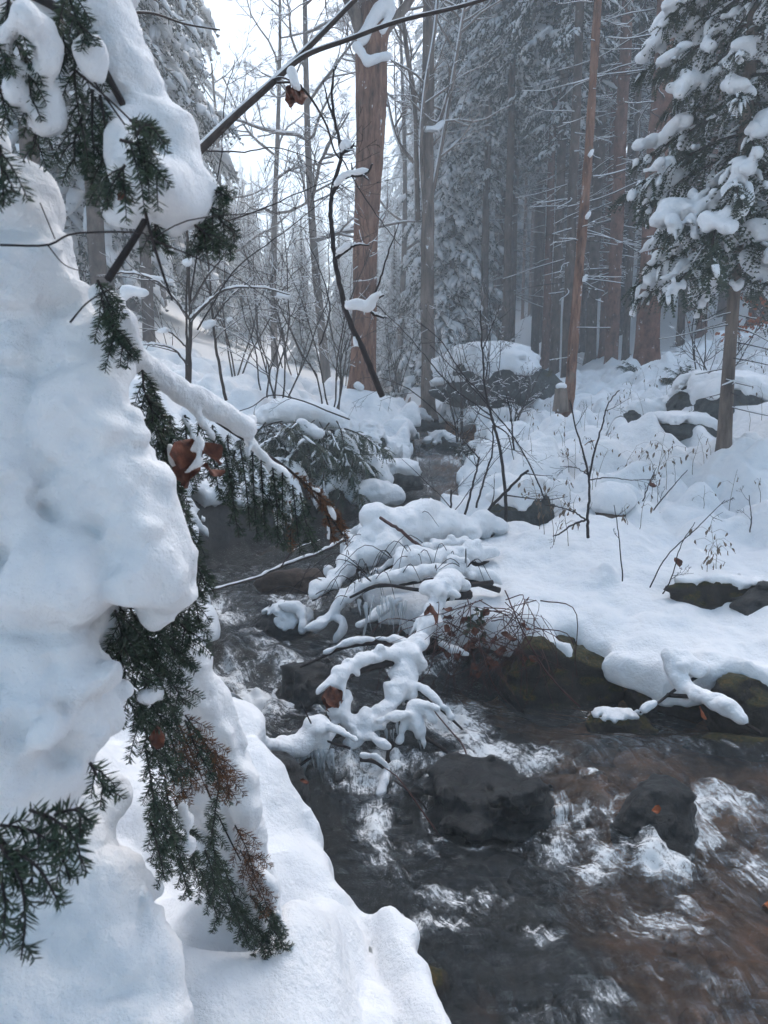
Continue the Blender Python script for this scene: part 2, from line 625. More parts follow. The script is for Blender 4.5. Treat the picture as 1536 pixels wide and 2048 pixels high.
ELY, ELX = zip((-4, .5), (0, .3), (1.2, .16), (1.55, .12), (1.79, .09), (2.04, -.12), (2.36, -.43), (2.9, -.6), (3.24, -.75), (4.2, -1.2), (5.4, -1.42),
               (6.2, -1.15), (6.9, -.4), (8, .02), (9.1, .38), (10.5, .48), (13, .2), (17, 0), (25, -.4), (60, -1.5), (120, -2))
ERY, ERX = zip((-4, 2.6), (0, 2.3), (2.75, 2.0), (2.95, 1.75), (3.08, 1.45), (3.2, .95), (3.4, .55), (3.9, -.02), (4.5, -.15), (5.6, -.3), (6.2, .08), (6.9, .55), (8, .95),
               (9.1, 1.18), (10.5, 1.28), (13, 1.0), (17, .8), (25, .4), (60, -.5), (120, -1))
WY, WZ = zip((-4, -.16), (0, -.06), (1.5, -.012), (2.2, 0), (2.62, .015), (2.85, .06), (3.2, .085), (3.5, .12), (3.62, .18), (4.3, .21), (4.5, .27), (6.3, .31),
             (6.9, .37), (8.0, .45), (8.25, .57), (9, .66), (9.3, .78), (10.5, .84), (13, .96), (17, 1.12), (25, 1.6), (60, 4.2), (120, 8))

def water_z(x, y):
    led = .085 * sstep(.52, .85, x) * sstep(2.12, 2.42, y + .12 * np.sin(x * 9)) * (1 - sstep(2.75, 3.0, y))
    return np.interp(y, WY, WZ) + led

def stream_d(x, y, wob=1.0):
    """distance outside the water's edge (negative in the stream)"""
    L, Rr = np.interp(y, ELY, ELX), np.interp(y, ERY, ERX)
    e = .06
    sl = (np.interp(y + e, ELY, ELX) - np.interp(y - e, ELY, ELX)) / (2 * e)
    sr = (np.interp(y + e, ERY, ERX) - np.interp(y - e, ERY, ERX)) / (2 * e)
    d = np.maximum((L - x) / np.sqrt(1 + sl * sl), (x - Rr) / np.sqrt(1 + sr * sr))
    P = np.stack([x, y], -1).reshape(-1, 2)
    return d + wob * (.05 * npts(P, 3.1, 3) + .03 * npts(P, 8, 4)).reshape(np.shape(x))

# hummocks: (px, py, depth, width, height) lumps of snow over tussocks and stones
HUM = [(onz(1150, 990, .9), .5, .10), (onz(1010, 950, .85), .45, .12), (onz(1210, 1130, .6), .10, .10), (at(740, 905, 8.2), .45, .14), (at(800, 940, 7.6), .35, .05),
       (at(560, 790, 9.0), .6, .12), (at(680, 800, 9.5), .4, .12), (at(470, 775, 8.6), .5, .1), (at(980, 905, 9.0), .4, .12), (at(950, 860, 11), .5, .15),
       (at(1460, 1020, 4.6), .35, .1), (at(1500, 1330, 2.95), .16, .10), (at(1420, 1270, 3.1), .12, .05), (at(1330, 860, 8.6), .5, .12), (at(1180, 900, 7.8), .5, .1)]

def snow_top(x, y):
    x, y = np.asarray(x, float), np.asarray(y, float)
    sh = x.shape
    x, y = x.ravel(), y.ravel()
    P = np.stack([x, y], -1)
    S = tps(x, y)
    rough = np.clip(.2 + sstep(4.6, 6.5, y + .5 * np.abs(x - .6)) * .9 * (1 - .7 * np.exp(-((x - .35) ** 2 / .5 + (y - 6.3) ** 2 / 1.5))) + .62 * (1 - sstep(2.3, 2.9, y)) * (1 - sstep(-.1, .3, x)) + sstep(2.0, 2.6, x) * .5, 0, 1) * (1 - .75 * sstep(14, 30, y))
    b = np.abs(npts(P, 1.7, 21) + .35 * npts(P, 4.3, 27))
    b2 = np.abs(npts(P, 4.6, 22))
    S = S + rough * (.30 * (b - .3) + .13 * (b2 - .3)) + .022 * npts(P, 1.3, 23) + .012 * npts(P, 6, 24)
    for p, w, h in HUM:
        S = S + h * np.exp(-((x - p[0]) ** 2 + (y - p[1]) ** 2) / (w * w * .5))
    return S.reshape(sh)

def ground_z(x, y):
    x, y = np.asarray(x, float), np.asarray(y, float)
    d = stream_d(x, y)
    P = np.stack([x, y], -1).reshape(-1, 2)
    n = (.035 * npts(P, 4, 31) + .03 * npts(P, 11, 32)).reshape(x.shape)
    bed = water_z(x, y) - .11 + n
    top = snow_top(x, y) - .15 + n * .7
    w = sstep(.0, .22, d)
    return bed * (1 - w) + np.maximum(top, bed) * w

def axis_pts(lo, hi, fine, far_lo, far_hi, g=1.09):
    a = list(np.arange(lo, hi, fine))
    s, v = fine, hi
    while v < far_hi:
        a.append(v)
        s = min(s * g, 4)
        v += s
    a.append(far_hi)
    s, v, b = fine, lo, []
    while v > far_lo:
        s = min(s * g, 4)
        v -= s
        b.append(v)
    return np.array(b[::-1] + a)

def height_sheet(mb, xs, ys, Z, keep=None):
    X, Y = np.meshgrid(xs, ys, indexing='ij')
    V = np.stack([X, Y, Z], -1).reshape(-1, 3)
    nx, ny = len(xs), len(ys)
    i = (np.arange(nx - 1)[:, None] * ny + np.arange(ny - 1)[None])
    q = np.stack([i, i + ny, i + ny + 1, i + 1], -1).reshape(-1, 4)
    if keep is not None:
        q = q[keep.ravel()]
    mb.add(V, None, q)

# dark earth and stream bed: one sheet to the valley rim
gx = axis_pts(-1.9, 2.6, .022, -62, 62)
gy = axis_pts(1.0, 7.2, .026, -14, 125)
GX, GY = np.meshgrid(gx, gy, indexing='ij')
mb = MB()
height_sheet(mb, gx, gy, ground_z(GX, GY))
struct(mb.build("ground", M['ground']))

# snow cover: implicit lips near the water, a plain sheet further off
def smax(a, b, k):
    h = np.maximum(k - np.abs(a - b), 0) / k
    return np.maximum(a, b) + h * h * k * .25

SNOW_HOLES = [(onz(1140, 1270, .36), .075), (onz(1175, 1310, .3), .10), 
             ]

def snow_chunk(mb, lo, hi, h, thick, k, n1, n2, seed, extra=None):
    f = Field(lo, hi, h)
    X, Y = np.meshgrid(f.ax[0], f.ax[1], indexing='ij')
    S = snow_top(X, Y)
    d = stream_d(X, Y)
    P = np.stack([X, Y], -1).reshape(-1, 2)
    e = (.02 + .075 * npts(P, 3.3, 41) + .06 * npts(P, 8, 42) + .025 * npts(P, 19, 44)).reshape(X.shape)
    e = np.where(Y < 2.6, e * .4 - .02, e)
    side = e - d
    if h < .025:
        for p, r in SNOW_HOLES:
            side = np.maximum(side, r - np.sqrt((X - p[0]) ** 2 + (Y - p[1]) ** 2) + .02 * npts(P, 14, 43).reshape(X.shape))
    th = thick + np.where((Y < 2.5) & (X < .4), .10, 0)
    Z = f.ax[2][None, None]
    F = smax((Z - S[:, :, None]) * .9, side[:, :, None].astype(np.float32), k)
    F = smax(F, (S - th)[:, :, None] - Z, k * .6)
    f.F = F.astype(np.float32)
    f.noise(n1, 5.5, seed).noise(n2, 14, seed + 1)
    f.to(mb)

SN = MB()
snow_chunk(SN, (-1.9, .7, -.08), (.5, 2.6, .95), .0135, .17, .085, .022, .012, 51)
snow_chunk(SN, (-2.4, 2.6, -.06), (3.3, 7.6, 1.62), .021, .15, .075, .024, .012, 53)
snow_chunk(SN, (-4.4, 7.6, .3), (6.2, 15.2, 3.0), .042, .2, .14, .03, .012, 55)
sx_ = axis_pts(-4.4, 6.2, .2, -62, 62, 1.1)
sy_ = axis_pts(.7, 15.2, .2, -14, 125, 1.1)
SX, SY = np.meshgrid(sx_, sy_, indexing='ij')
SZ = snow_top(SX, SY)
dd = stream_d(SX, SY)
SZ = np.where(dd < .1, np.minimum(SZ, ground_z(SX, SY) - .05), SZ)
mx_, my_ = (SX[:-1, :-1] + SX[1:, 1:]) / 2, (SY[:-1, :-1] + SY[1:, 1:]) / 2
inb = ((mx_ > -1.85) & (mx_ < .48) & (my_ > .7) & (my_ < 2.6)) | ((mx_ > -2.35) & (mx_ < 3.25) & (my_ >= 2.6) & (my_ < 7.6)) | ((mx_ > -4.35) & (mx_ < 6.15) & (my_ >= 7.6) & (my_ < 15.2))
height_sheet(SN, sx_, sy_, SZ - .004, ~inb)
snow_obj = struct(SN.build("snow_cover", M['snow']))

# ------------------------------------------------------------------ water
def water_mat():
    m, nt, out = new_mat("stream_water")
    uv = N(nt, "UVMap")
    uv.uv_map = "flow"
    def mapped(sx, sy, warp):
        mp = N(nt, "Mapping")
        mp.inputs["Scale"].default_value = (sx, sy, 1)
        if warp:
            wv = N(nt, "TexNoise")
            wv.inputs["Scale"].default_value = 4
            wv.inputs["Detail"].default_value = 2
            nt.links.new(uv.outputs[0], wv.inputs["Vector"])
            ma = N(nt, "VectorMath", operation='MULTIPLY_ADD')
            nt.links.new(wv.outputs["Color"], ma.inputs[0])
            ma.inputs[1].default_value = (warp, warp, 0)
            nt.links.new(uv.outputs[0], ma.inputs[2])
            nt.links.new(ma.outputs[0], mp.inputs[0])
        else:
            nt.links.new(uv.outputs[0], mp.inputs[0])
        return mp.outputs[0]
    at_ = N(nt, "Attribute")
    at_.attribute_name = "foam"
    def mth(op, a, b):
        n = N(nt, "Math", operation=op)
        for i_, q in enumerate((a, b)):
            if isinstance(q, (int, float)):
                n.inputs[i_].default_value = q
            else:
                nt.links.new(q, n.inputs[i_])
        return n.outputs[0]
    streak = noise_tex(nt, mapped(46, 7.5, .10), 1, 6, .66)
    fine = noise_tex(nt, mapped(150, 34, .05), 1, 4, .7)
    ob = obj_vec(nt)
    froth = noise_tex(nt, ob, 42, 9, .8)
    att = at_.outputs["Fac"]
    wgt = mth('MULTIPLY', att, att)
    tex = mth('ADD', mth('MULTIPLY', streak, .62), mth('MULTIPLY', fine, .32))
    tex = mth('ADD', tex, mth('MULTIPLY', froth, .42))          # ~ .68
    tex = mth('ADD', tex, mth('MULTIPLY', mth('SUBTRACT', froth, .5), mth('MULTIPLY', wgt, 1.0)))
    tot = mth('ADD', tex, mth('MULTIPLY', att, .50))
    foam_n = N(nt, "MapRange")
    foam_n.interpolation_type = 'SMOOTHSTEP'
    nt.links.new(tot, foam_n.inputs[0])
    foam_n.inputs[1].default_value = .90
    foam_n.inputs[2].default_value = 1.19
    foam_n.inputs[3].default_value = 0
    foam_n.inputs[4].default_value = .85
    h = N(nt, "Math", operation='ADD')
    nt.links.new(mth('ADD', noise_tex(nt, mapped(24, 4, .06), 1, 5, .6), mth('MULTIPLY', froth, mth('MULTIPLY', att, .9))), h.inputs[0])
    nt.links.new(tex, h.inputs[1])
    nrm = bump(nt, h.outputs[0], .7, .03)
    tr = N(nt, "BsdfTransparent")
    tr.inputs[0].default_value = (.74, .76, .73, 1)
    gl = N(nt, "BsdfGlossy")
    gl.inputs["Roughness"].default_value = .03
    gl.inputs["Color"].default_value = (.9, .95, 1, 1)
    nt.links.new(nrm, gl.inputs["Normal"])
    fr = N(nt, "Fresnel")
    fr.inputs["IOR"].default_value = 1.5
    nt.links.new(nrm, fr.inputs["Normal"])
    m1 = N(nt, "MixShader")
    nt.links.new(fr.outputs[0], m1.inputs[0])
    nt.links.new(tr.outputs[0], m1.inputs[1])
    nt.links.new(gl.outputs[0], m1.inputs[2])
    df = N(nt, "BsdfDiffuse")
    df.inputs["Color"].default_value = (.86, .88, .89, 1)
    nt.links.new(bump(nt, froth, .25, .006), df.inputs["Normal"])
    m2 = N(nt, "MixShader")
    nt.links.new(foam_n.outputs[0], m2.inputs[0])
    nt.links.new(m1.outputs[0], m2.inputs[1])
    nt.links.new(df.outputs[0], m2.inputs[2])
    nt.links.new(m2.outputs[0], out.inputs[0])
    return m
M['water'] = water_mat()

# white water: (px, py, half-width m, half-length m, strength)
FOAM = [(470, 1330, .35, .22, .9), (540, 1400, .3, .3, 1.05), (440, 1230, .3, .35, .7), (620, 1420, .22, .25, .8), (700, 1300, .25, .2, .6), (520, 1290, .25, .15, .7),
        (900, 1440, .22, .2, .85), (960, 1500, .22, .16, .8), (1040, 1520, .25, .16, .7), (880, 1530, .3, .14, .8), (760, 1540, .25, .2, .85), (700, 1560, .15, .15, .6), (740, 1640, .1, .16, .95), (800, 1720, .16, .12, .8),
        (1110, 1640, .10, .2, .6), (1190, 1560, .06, .1, .7), (1180, 1640, .10, .12, .8), (1260, 1740, .3, .12, .8), (1340, 1800, .2, .1, .6), (1140, 1720, .2, .12, .65), (1460, 1730, .22, .07, .8), (1370, 1830, .1, .12, .85),
        (900, 1790, .14, .08, .6), (860, 1850, .2, .06, .55), (1090, 1880, .1, .06, .75), (1200, 1830, .4, .2, .3), (1350, 1980, .4, .2, .3), (1150, 2030, .3, .1, .5), (950, 1950, .3, .3, .2), (1300, 1500, .3, .1, .12),
        (850, 1010, .3, .4, .5), (890, 935, .3, .3, .9), (560, 1150, .3, .4, .4), (440, 1160, .2, .5, .4)]

wy = np.concatenate([np.arange(.3, 3.7, .0115), np.arange(3.7, 7, .022), np.arange(7, 26, .07)])
wsn = 230
wsv = np.linspace(0, 1, wsn)
WYg = np.repeat(wy[:, None], wsn, 1)
WL, WR = np.interp(wy, ELY, ELX) - .25, np.interp(wy, ERY, ERX) + .25
WXg = WL[:, None] + (WR - WL)[:, None] * wsv[None]
flow_x = (wsv[None] - .5) * np.clip(WR - WL, .9, 3)[:, None] + 0 * WXg
slope = np.gradient(np.interp(wy, WY, WZ), wy)
along = np.concatenate([[0], np.cumsum(np.hypot(np.diff(wy), np.diff((WL + WR) / 2)))])
along = np.repeat(along[:, None], wsn, 1)
foam = np.clip(slope[:, None] * 1.6, 0, .5) + 0 * WXg
W0 = water_z(WXg, WYg)
gyy = np.gradient(W0, axis=0) / np.gradient(WYg, axis=0)
foam = np.maximum(foam, np.clip(gyy * 1.5, 0, .6))
for fx, fy, a, b, s in FOAM:
    c = onz(fx, fy, .02)
    for _ in range(3):
        c = onz(fx, fy, float(water_z(c[0], c[1])))
    foam = np.maximum(foam, s * np.exp(-(((WXg - c[0]) / a) ** 2 + ((WYg - c[1]) / b) ** 2) ** 1.2))
_pi = np.stack([WXg.ravel(), WYg.ravel()], -1)
foam = foam * np.clip(.95 + .55 * npts(_pi, 6.5, 71) + .4 * npts(_pi, 15, 72), 0, 1.35).reshape(WXg.shape)
Pf = np.stack([flow_x.ravel() * 1.0, along.ravel() * .38], -1)
Pw = Pf + .08 * np.stack([npts(Pf, 3, 61), npts(Pf, 3, 62)], -1)
wn_ = (.013 * npts(Pw, 6, 63) + .010 * npts(Pw, 13, 64) + .007 * npts(Pw, 28, 65)).reshape(WXg.shape)
iso = np.stack([WXg.ravel(), WYg.ravel()], -1)
chop = (.026 * np.abs(npts(iso, 11, 66)) + .016 * npts(iso, 26, 67)).reshape(WXg.shape)
calm = 1 - .75 * sstep(4.6, 5.2, WYg) * (1 - sstep(6.2, 6.8, WYg))
calm = calm * (.45 + .55 * sstep(-.9, .3, np.sin(WXg * 2.1 + WYg * 1.3)))
W0 = W0 + wn_ * calm * 1.25 + chop * np.clip(foam * 1.5, 0, 1.2)
# ------------------------------------------------------------------ rocks
DROWNED, ROCK_FOAM = [], []

def rock_field(c, size, seed, rot, h, pad, rough=.10, cuts=5):
    rng = np.random.RandomState(seed)
    c, size = np.asarray(c, float), np.asarray(size, float)
    m = size.max() * 1.25 + pad
    f = Field(c - (m, m, size[2] * 1.3 + pad), c + (m, m, size[2] * 1.3 + pad), h)
    X, Y, Z = f.grids()
    X, Y, Z = X - c[0], Y - c[1], Z - c[2]
    cr, sr = math.cos(rot), math.sin(rot)
    U, Vv = (X * cr + Y * sr) / size[0], (-X * sr + Y * cr) / size[1]
    W = Z / size[2]
    d = (np.abs(U) ** 2.6 + np.abs(Vv) ** 2.6 + np.abs(W) ** 2.6) ** (1 / 2.6) - 1
    for _ in range(cuts):
        n = rng.normal(size=3)
        n[2] = abs(n[2]) * .8
        n /= np.linalg.norm(n)
        d = smax(d, U * n[0] + Vv * n[1] + W * n[2] - rng.uniform(.6, .84), .05)
    s = size.min()
    d = d * s * .9
    sc = size.mean()
    d = d + rough * s * ngrid(f.ax, 1.6 / sc, seed + 1) + rough * .6 * s * ngrid(f.ax, (3.5 / sc, 3.5 / sc, 8 / sc), seed + 2) + rough * .3 * s * ngrid(f.ax, 9 / sc, seed + 3)
    f.F = d.astype(np.float32)
    return f

def rock(name, label, c, size, seed, mat, rot=0.0, snow=0.0, cut=.2, h=None, rough=.12, group=None, side=0.0, cat="rock"):
    h = h or max(size) / 15
    f = rock_field(c, size, seed, rot, h, max(snow * 1.5, .03) + h * 2, rough)
    mbr = MB()
    f.to(mbr)
    if not snow:
        return tag(mbr.build(name, M[mat]), label, cat, group)
    t = thing(name, label, cat, (c[0], c[1], c[2] - size[2] * .9), group, True)
    mbr.build("stone", M[mat], t)
    g = Field(f.lo, f.lo + (np.array(f.F.shape) - 1) * h, h)
    k = max(1, int(round(snow / h)))
    sh = np.full_like(f.F, .5)
    sh[:, :, k:] = f.F[:, :, :-k]
    X, Y, Z = f.grids()
    n2 = ngrid(f.ax[:2], 2.2 / np.mean(size), seed + 5) + .5 * ngrid(f.ax[:2], 6 / np.mean(size), seed + 6)
    zc = c[2] + size[2] * (cut + .5 * n2) + side * (X[:, :, 0] - c[0])
    g.F = smax(sh + snow * .12 * ngrid(f.ax, 3.5 / np.mean(size), seed + 7), (zc[:, :, None] - Z).astype(np.float32), snow * .9).astype(np.float32)
    sm = MB()
    g.to(sm)
    build_islands(sm, "snow_cap", M['snow'], t, 20)
    return t

rock("mossy_boulder", "moss-covered boulder under the snow lip above the dark water", at(1135, 1345, 3.45), (.36, .25, .25), 1, 'rock_moss', .2, h=.016)
rock("bank_rock", "dark wet rock in the bank beneath the snow, beside the mossy boulder", at(1340, 1390, 3.25), (.2, .16, .15), 2, 'rock_moss', .5, h=.014)
rock("bank_rock", "dark rock below the snowy branch tip, nearest the picture's right edge", at(1490, 1410, 2.98), (.2, .14, .14), 3, 'rock_moss', -.3, h=.013)
rock("bank_rock", "shadowed rock in the undercut bank behind the bramble tangle", at(985, 1350, 3.62), (.22, .15, .18), 4, 'rock_wet', .1, h=.016)
rock("hillside_boulder", "big boulder with snow on its back and a bare grey face, below the spruces", at(1000, 762, 12.4), (1.15, .85, .44), 37, 'rock', .15, .14, .0, h=.055, side=.4)
rock("rock_slab", "wide dark ledge of rock under thick snow behind the thin trunk", at(1478, 818, 7.9), (.72, .5, .30), 12, 'rock', -.2, .12, .35, h=.045)
rock("rock_slab", "low dark rock with drooping snow between the thin trunk and the small boulder", at(1380, 862, 7.5), (.4, .3, .13), 17, 'rock', .1, .08, .3, h=.028)
rock("snowy_stone", "small grey boulder poking out of the snowy slope, tallest of the stones there", at(1290, 842, 8.2), (.24, .2, .2), 14, 'rock', .4, .07, .25, h=.022, side=-.5)
rock("mossy_ledge", "mossy ledge of rock above the dark hollow by the right bank", at(1440, 1192, 3.75), (.3, .2, .10), 15, 'rock_moss', .1, .03, .8, h=.016)
rock("mossy_ledge", "dark broken ledge beside the mossy one, cut off by the frame", at(1530, 1205, 3.6), (.2, .2, .11), 16, 'rock_wet', -.2, h=.016)
p = onz(965, 1600, .075)
rock("wet_rock", "broad black wet rock in midstream below the snowy branches", p, (.23, .16, .11), 21, 'rock_wet', -.35, h=.011, rough=.2)
ROCK_FOAM.append((p[0], p[1], .2))
p = onz(1312, 1640, .075)
rock("wet_rock", "rounded dark stone in the rapids carrying an orange leaf", p, (.155, .14, .125), 22, 'rock_wet', .3, h=.009, rough=.10)
ROCK_FOAM.append((p[0], p[1] - .02, .15))
p = onz(1242, 1446, .085)
rock("flat_stone", "flat mossy stone with two snow patches in the calm water", p, (.16, .08, .05), 23, 'rock_moss', -.12, .02, .6, h=.008)
p = onz(1480, 1490, .085)
rock("flat_stone", "long flat mossy stone along the water by the right bank", p, (.26, .07, .05), 24, 'rock_moss', -.2, h=.011)
p = onz(588, 1165, .30)
rock("brown_rock", "low brown rock lying across the stream under the leaning twig", p, (.25, .14, .10), 25, 'rock_brown', .05, h=.014)
ROCK_FOAM.append((p[0], p[1], .24))
p = onz(562, 1245, .24)
rock("stream_rock", "dark rock in the stream with a pad of snow on its shoulder", p, (.17, .11, .09), 26, 'rock_wet', 0, .03, .35, h=.010, side=-.4)
p = onz(625, 1368, .16)
rock("stream_rock", "black wet rock among white water, left of the red leaf cluster", p, (.16, .14, .12), 27, 'rock_wet', .5, h=.011, rough=.2)
ROCK_FOAM.append((p[0], p[1], .17))
p = at(545, 1600, 2.42)
rock("bank_rock", "dark rock under the snowed near bank, below the ice fringe", p, (.12, .14, .17), 28, 'rock_wet', .2, h=.011)
rock("bank_rock", "dark mossy rock under the near snow mound at the picture's bottom", onz(842, 1975, -.005), (.075, .06, .06), 71, 'rock_moss', .2, h=.008)
for q, lab, sz, sd, ca in [
        ((885, 888, 10.4), "snow-capped rock at the head of the little far cascade", (.3, .24, .13), 61, .08),
        ((965, 922, 9.3), "dark rock right of the little far cascade", (.26, .2, .2), 62, .07),
        ((775, 962, 7.9), "low rock under a long snow lip left of the far water", (.36, .28, .14), 63, .11),
        ((745, 890, 8.4), "small dark block of rock under a snow pillow behind the evergreen bush", (.2, .2, .18), 64, .1),
        ((1040, 1020, 5.35), "dark rock hollow beneath the snow mound behind the sapling stems", (.26, .2, .14), 65, .12),
        ((840, 845, 13.5), "farthest snow-capped stone along the stream", (.4, .3, .2), 66, .1),
        ((790, 850, 13.0), "snowy stone on the far left side of the stream below the pale trunk", (.35, .3, .2), 67, .1)]:
    rock("snowy_stone", lab, at(*q), sz, sd, 'rock', .3, ca, .1, h=max(sz) / 13)
for q, rr, rh in [((490, 1300, .16), .2, .07), ((1195, 1600, .06), .09, .05), ((1480, 1640, .06), .18, .04), ((1250, 1745, 0), .2, .03), ((560, 1330, .14), .12, .05),
                  ((1150, 1960, 0), .16, .03), ((1400, 1950, 0), .2, .03), ((930, 1720, 0), .16, .02)]:
    c = onz(*q)
    DROWNED.append((c[0], c[1], rr, rh))

# loose stones of the bed, seen through the water
rng = np.random.RandomState(5)
gm = MB()
th_ = np.arange(7) * 2 * math.pi / 7
for k in range(700):
    y = rng.uniform(1.2, 6.8) if k > 330 else rng.uniform(1.3, 3.2)
    L_, R_ = np.interp(y, ELY, ELX), np.interp(y, ERY, ERX)
    x = rng.uniform(L_, R_)
    s = .014 + .075 * rng.uniform() ** 2.2
    z = float(water_z(x, y)) - .115
    a = rng.uniform(0, 6.28)
    rx, ry, rz = s * rng.uniform(.8, 1.4), s * rng.uniform(.7, 1.1), s * rng.uniform(.5, .8)
    V = [(0, 0, rz)]
    for e, zz in ((.62, .78), (1, .2), (.9, -.6)):
        rr = e * rng.uniform(.7, 1.2, 7)
        V += [(rx * rr[j] * math.cos(th_[j]), ry * rr[j] * math.sin(th_[j]), rz * zz) for j in range(7)]
    V = np.array(V)
    ca, sa = math.cos(a), math.sin(a)
    V = np.stack([V[:, 0] * ca - V[:, 1] * sa + x, V[:, 0] * sa + V[:, 1] * ca + y, V[:, 2] + z], 1)
    T = [(0, 1 + j, 1 + (j + 1) % 7) for j in range(7)]
    Q = [(1 + r * 7 + j, 1 + (r + 1) * 7 + j, 1 + (r + 1) * 7 + (j + 1) % 7, 1 + r * 7 + (j + 1) % 7) for r in range(2) for j in range(7)]
    gm.add(V, T, Q)
M['bed_stone'] = simple("bed_stone", [(.3, (.03, .026, .024)), (.5, (.12, .075, .05)), (.64, (.26, .12, .06)), (.75, (.09, .085, .08))], 2.6, .6, bstr=.5, bdist=.01, bscale=30, detail=3)
o = gm.build("streambed_stones", M['ground'])
struct(o, "stuff")
tag(o, "loose brown and grey stones seen through the shallow water of the stream", "stones")
# the stream runs over and round its stones: lift the sheet at drowned ones
for (rx, ry, rr, rh) in DROWNED:
    q = ((WXg - rx) ** 2 + (WYg - ry) ** 2) / (rr * rr)
    W0 = W0 + rh * np.exp(-q * 1.6) - rh * .35 * np.exp(-(((WXg - rx) ** 2 + (WYg - ry + rr * 1.2) ** 2) / (rr * rr * .6)))
    flow_x = flow_x - .5 * (WXg - rx) / np.maximum(((WXg - rx) ** 2 + (WYg - ry) ** 2) / rr ** 2, 1)
    foam = np.maximum(foam, .65 * np.exp(-(((WXg - rx) / (rr * 1.1)) ** 2 + ((WYg - ry + rr * 1.15) / (rr * .55)) ** 2)))
for (rx, ry, rr) in ROCK_FOAM:
    q = np.sqrt((WXg - rx) ** 2 + (WYg - ry) ** 2) / rr
    foam = np.maximum(foam, .55 * np.exp(-((q - 1.05) / .16) ** 2))
    flow_x = flow_x - (WXg - rx) / np.maximum(q, 1) ** 2 * .9
wm = MB()
nr = len(wy)
i = np.arange(nr - 1)[:, None] * wsn + np.arange(wsn - 1)[None]
wm.add(np.stack([WXg, WYg, W0], -1), None, np.stack([i, i + 1, i + wsn + 1, i + wsn], -1).reshape(-1, 4))
wme = wm.mesh("stream_water", M['water'])
fa = wme.attributes.new("foam", 'FLOAT', 'POINT')
fa.data.foreach_set("value", foam.astype(np.float32).ravel())
uvl = wme.uv_layers.new(name="flow")
li = np.empty(len(wme.loops), np.int32)
wme.loops.foreach_get("vertex_index", li)
uvv = np.stack([flow_x.ravel(), along.ravel()], -1)[li].astype(np.float32)
uvl.data.foreach_set("uv", uvv.ravel())
struct(link("stream_water", wme))
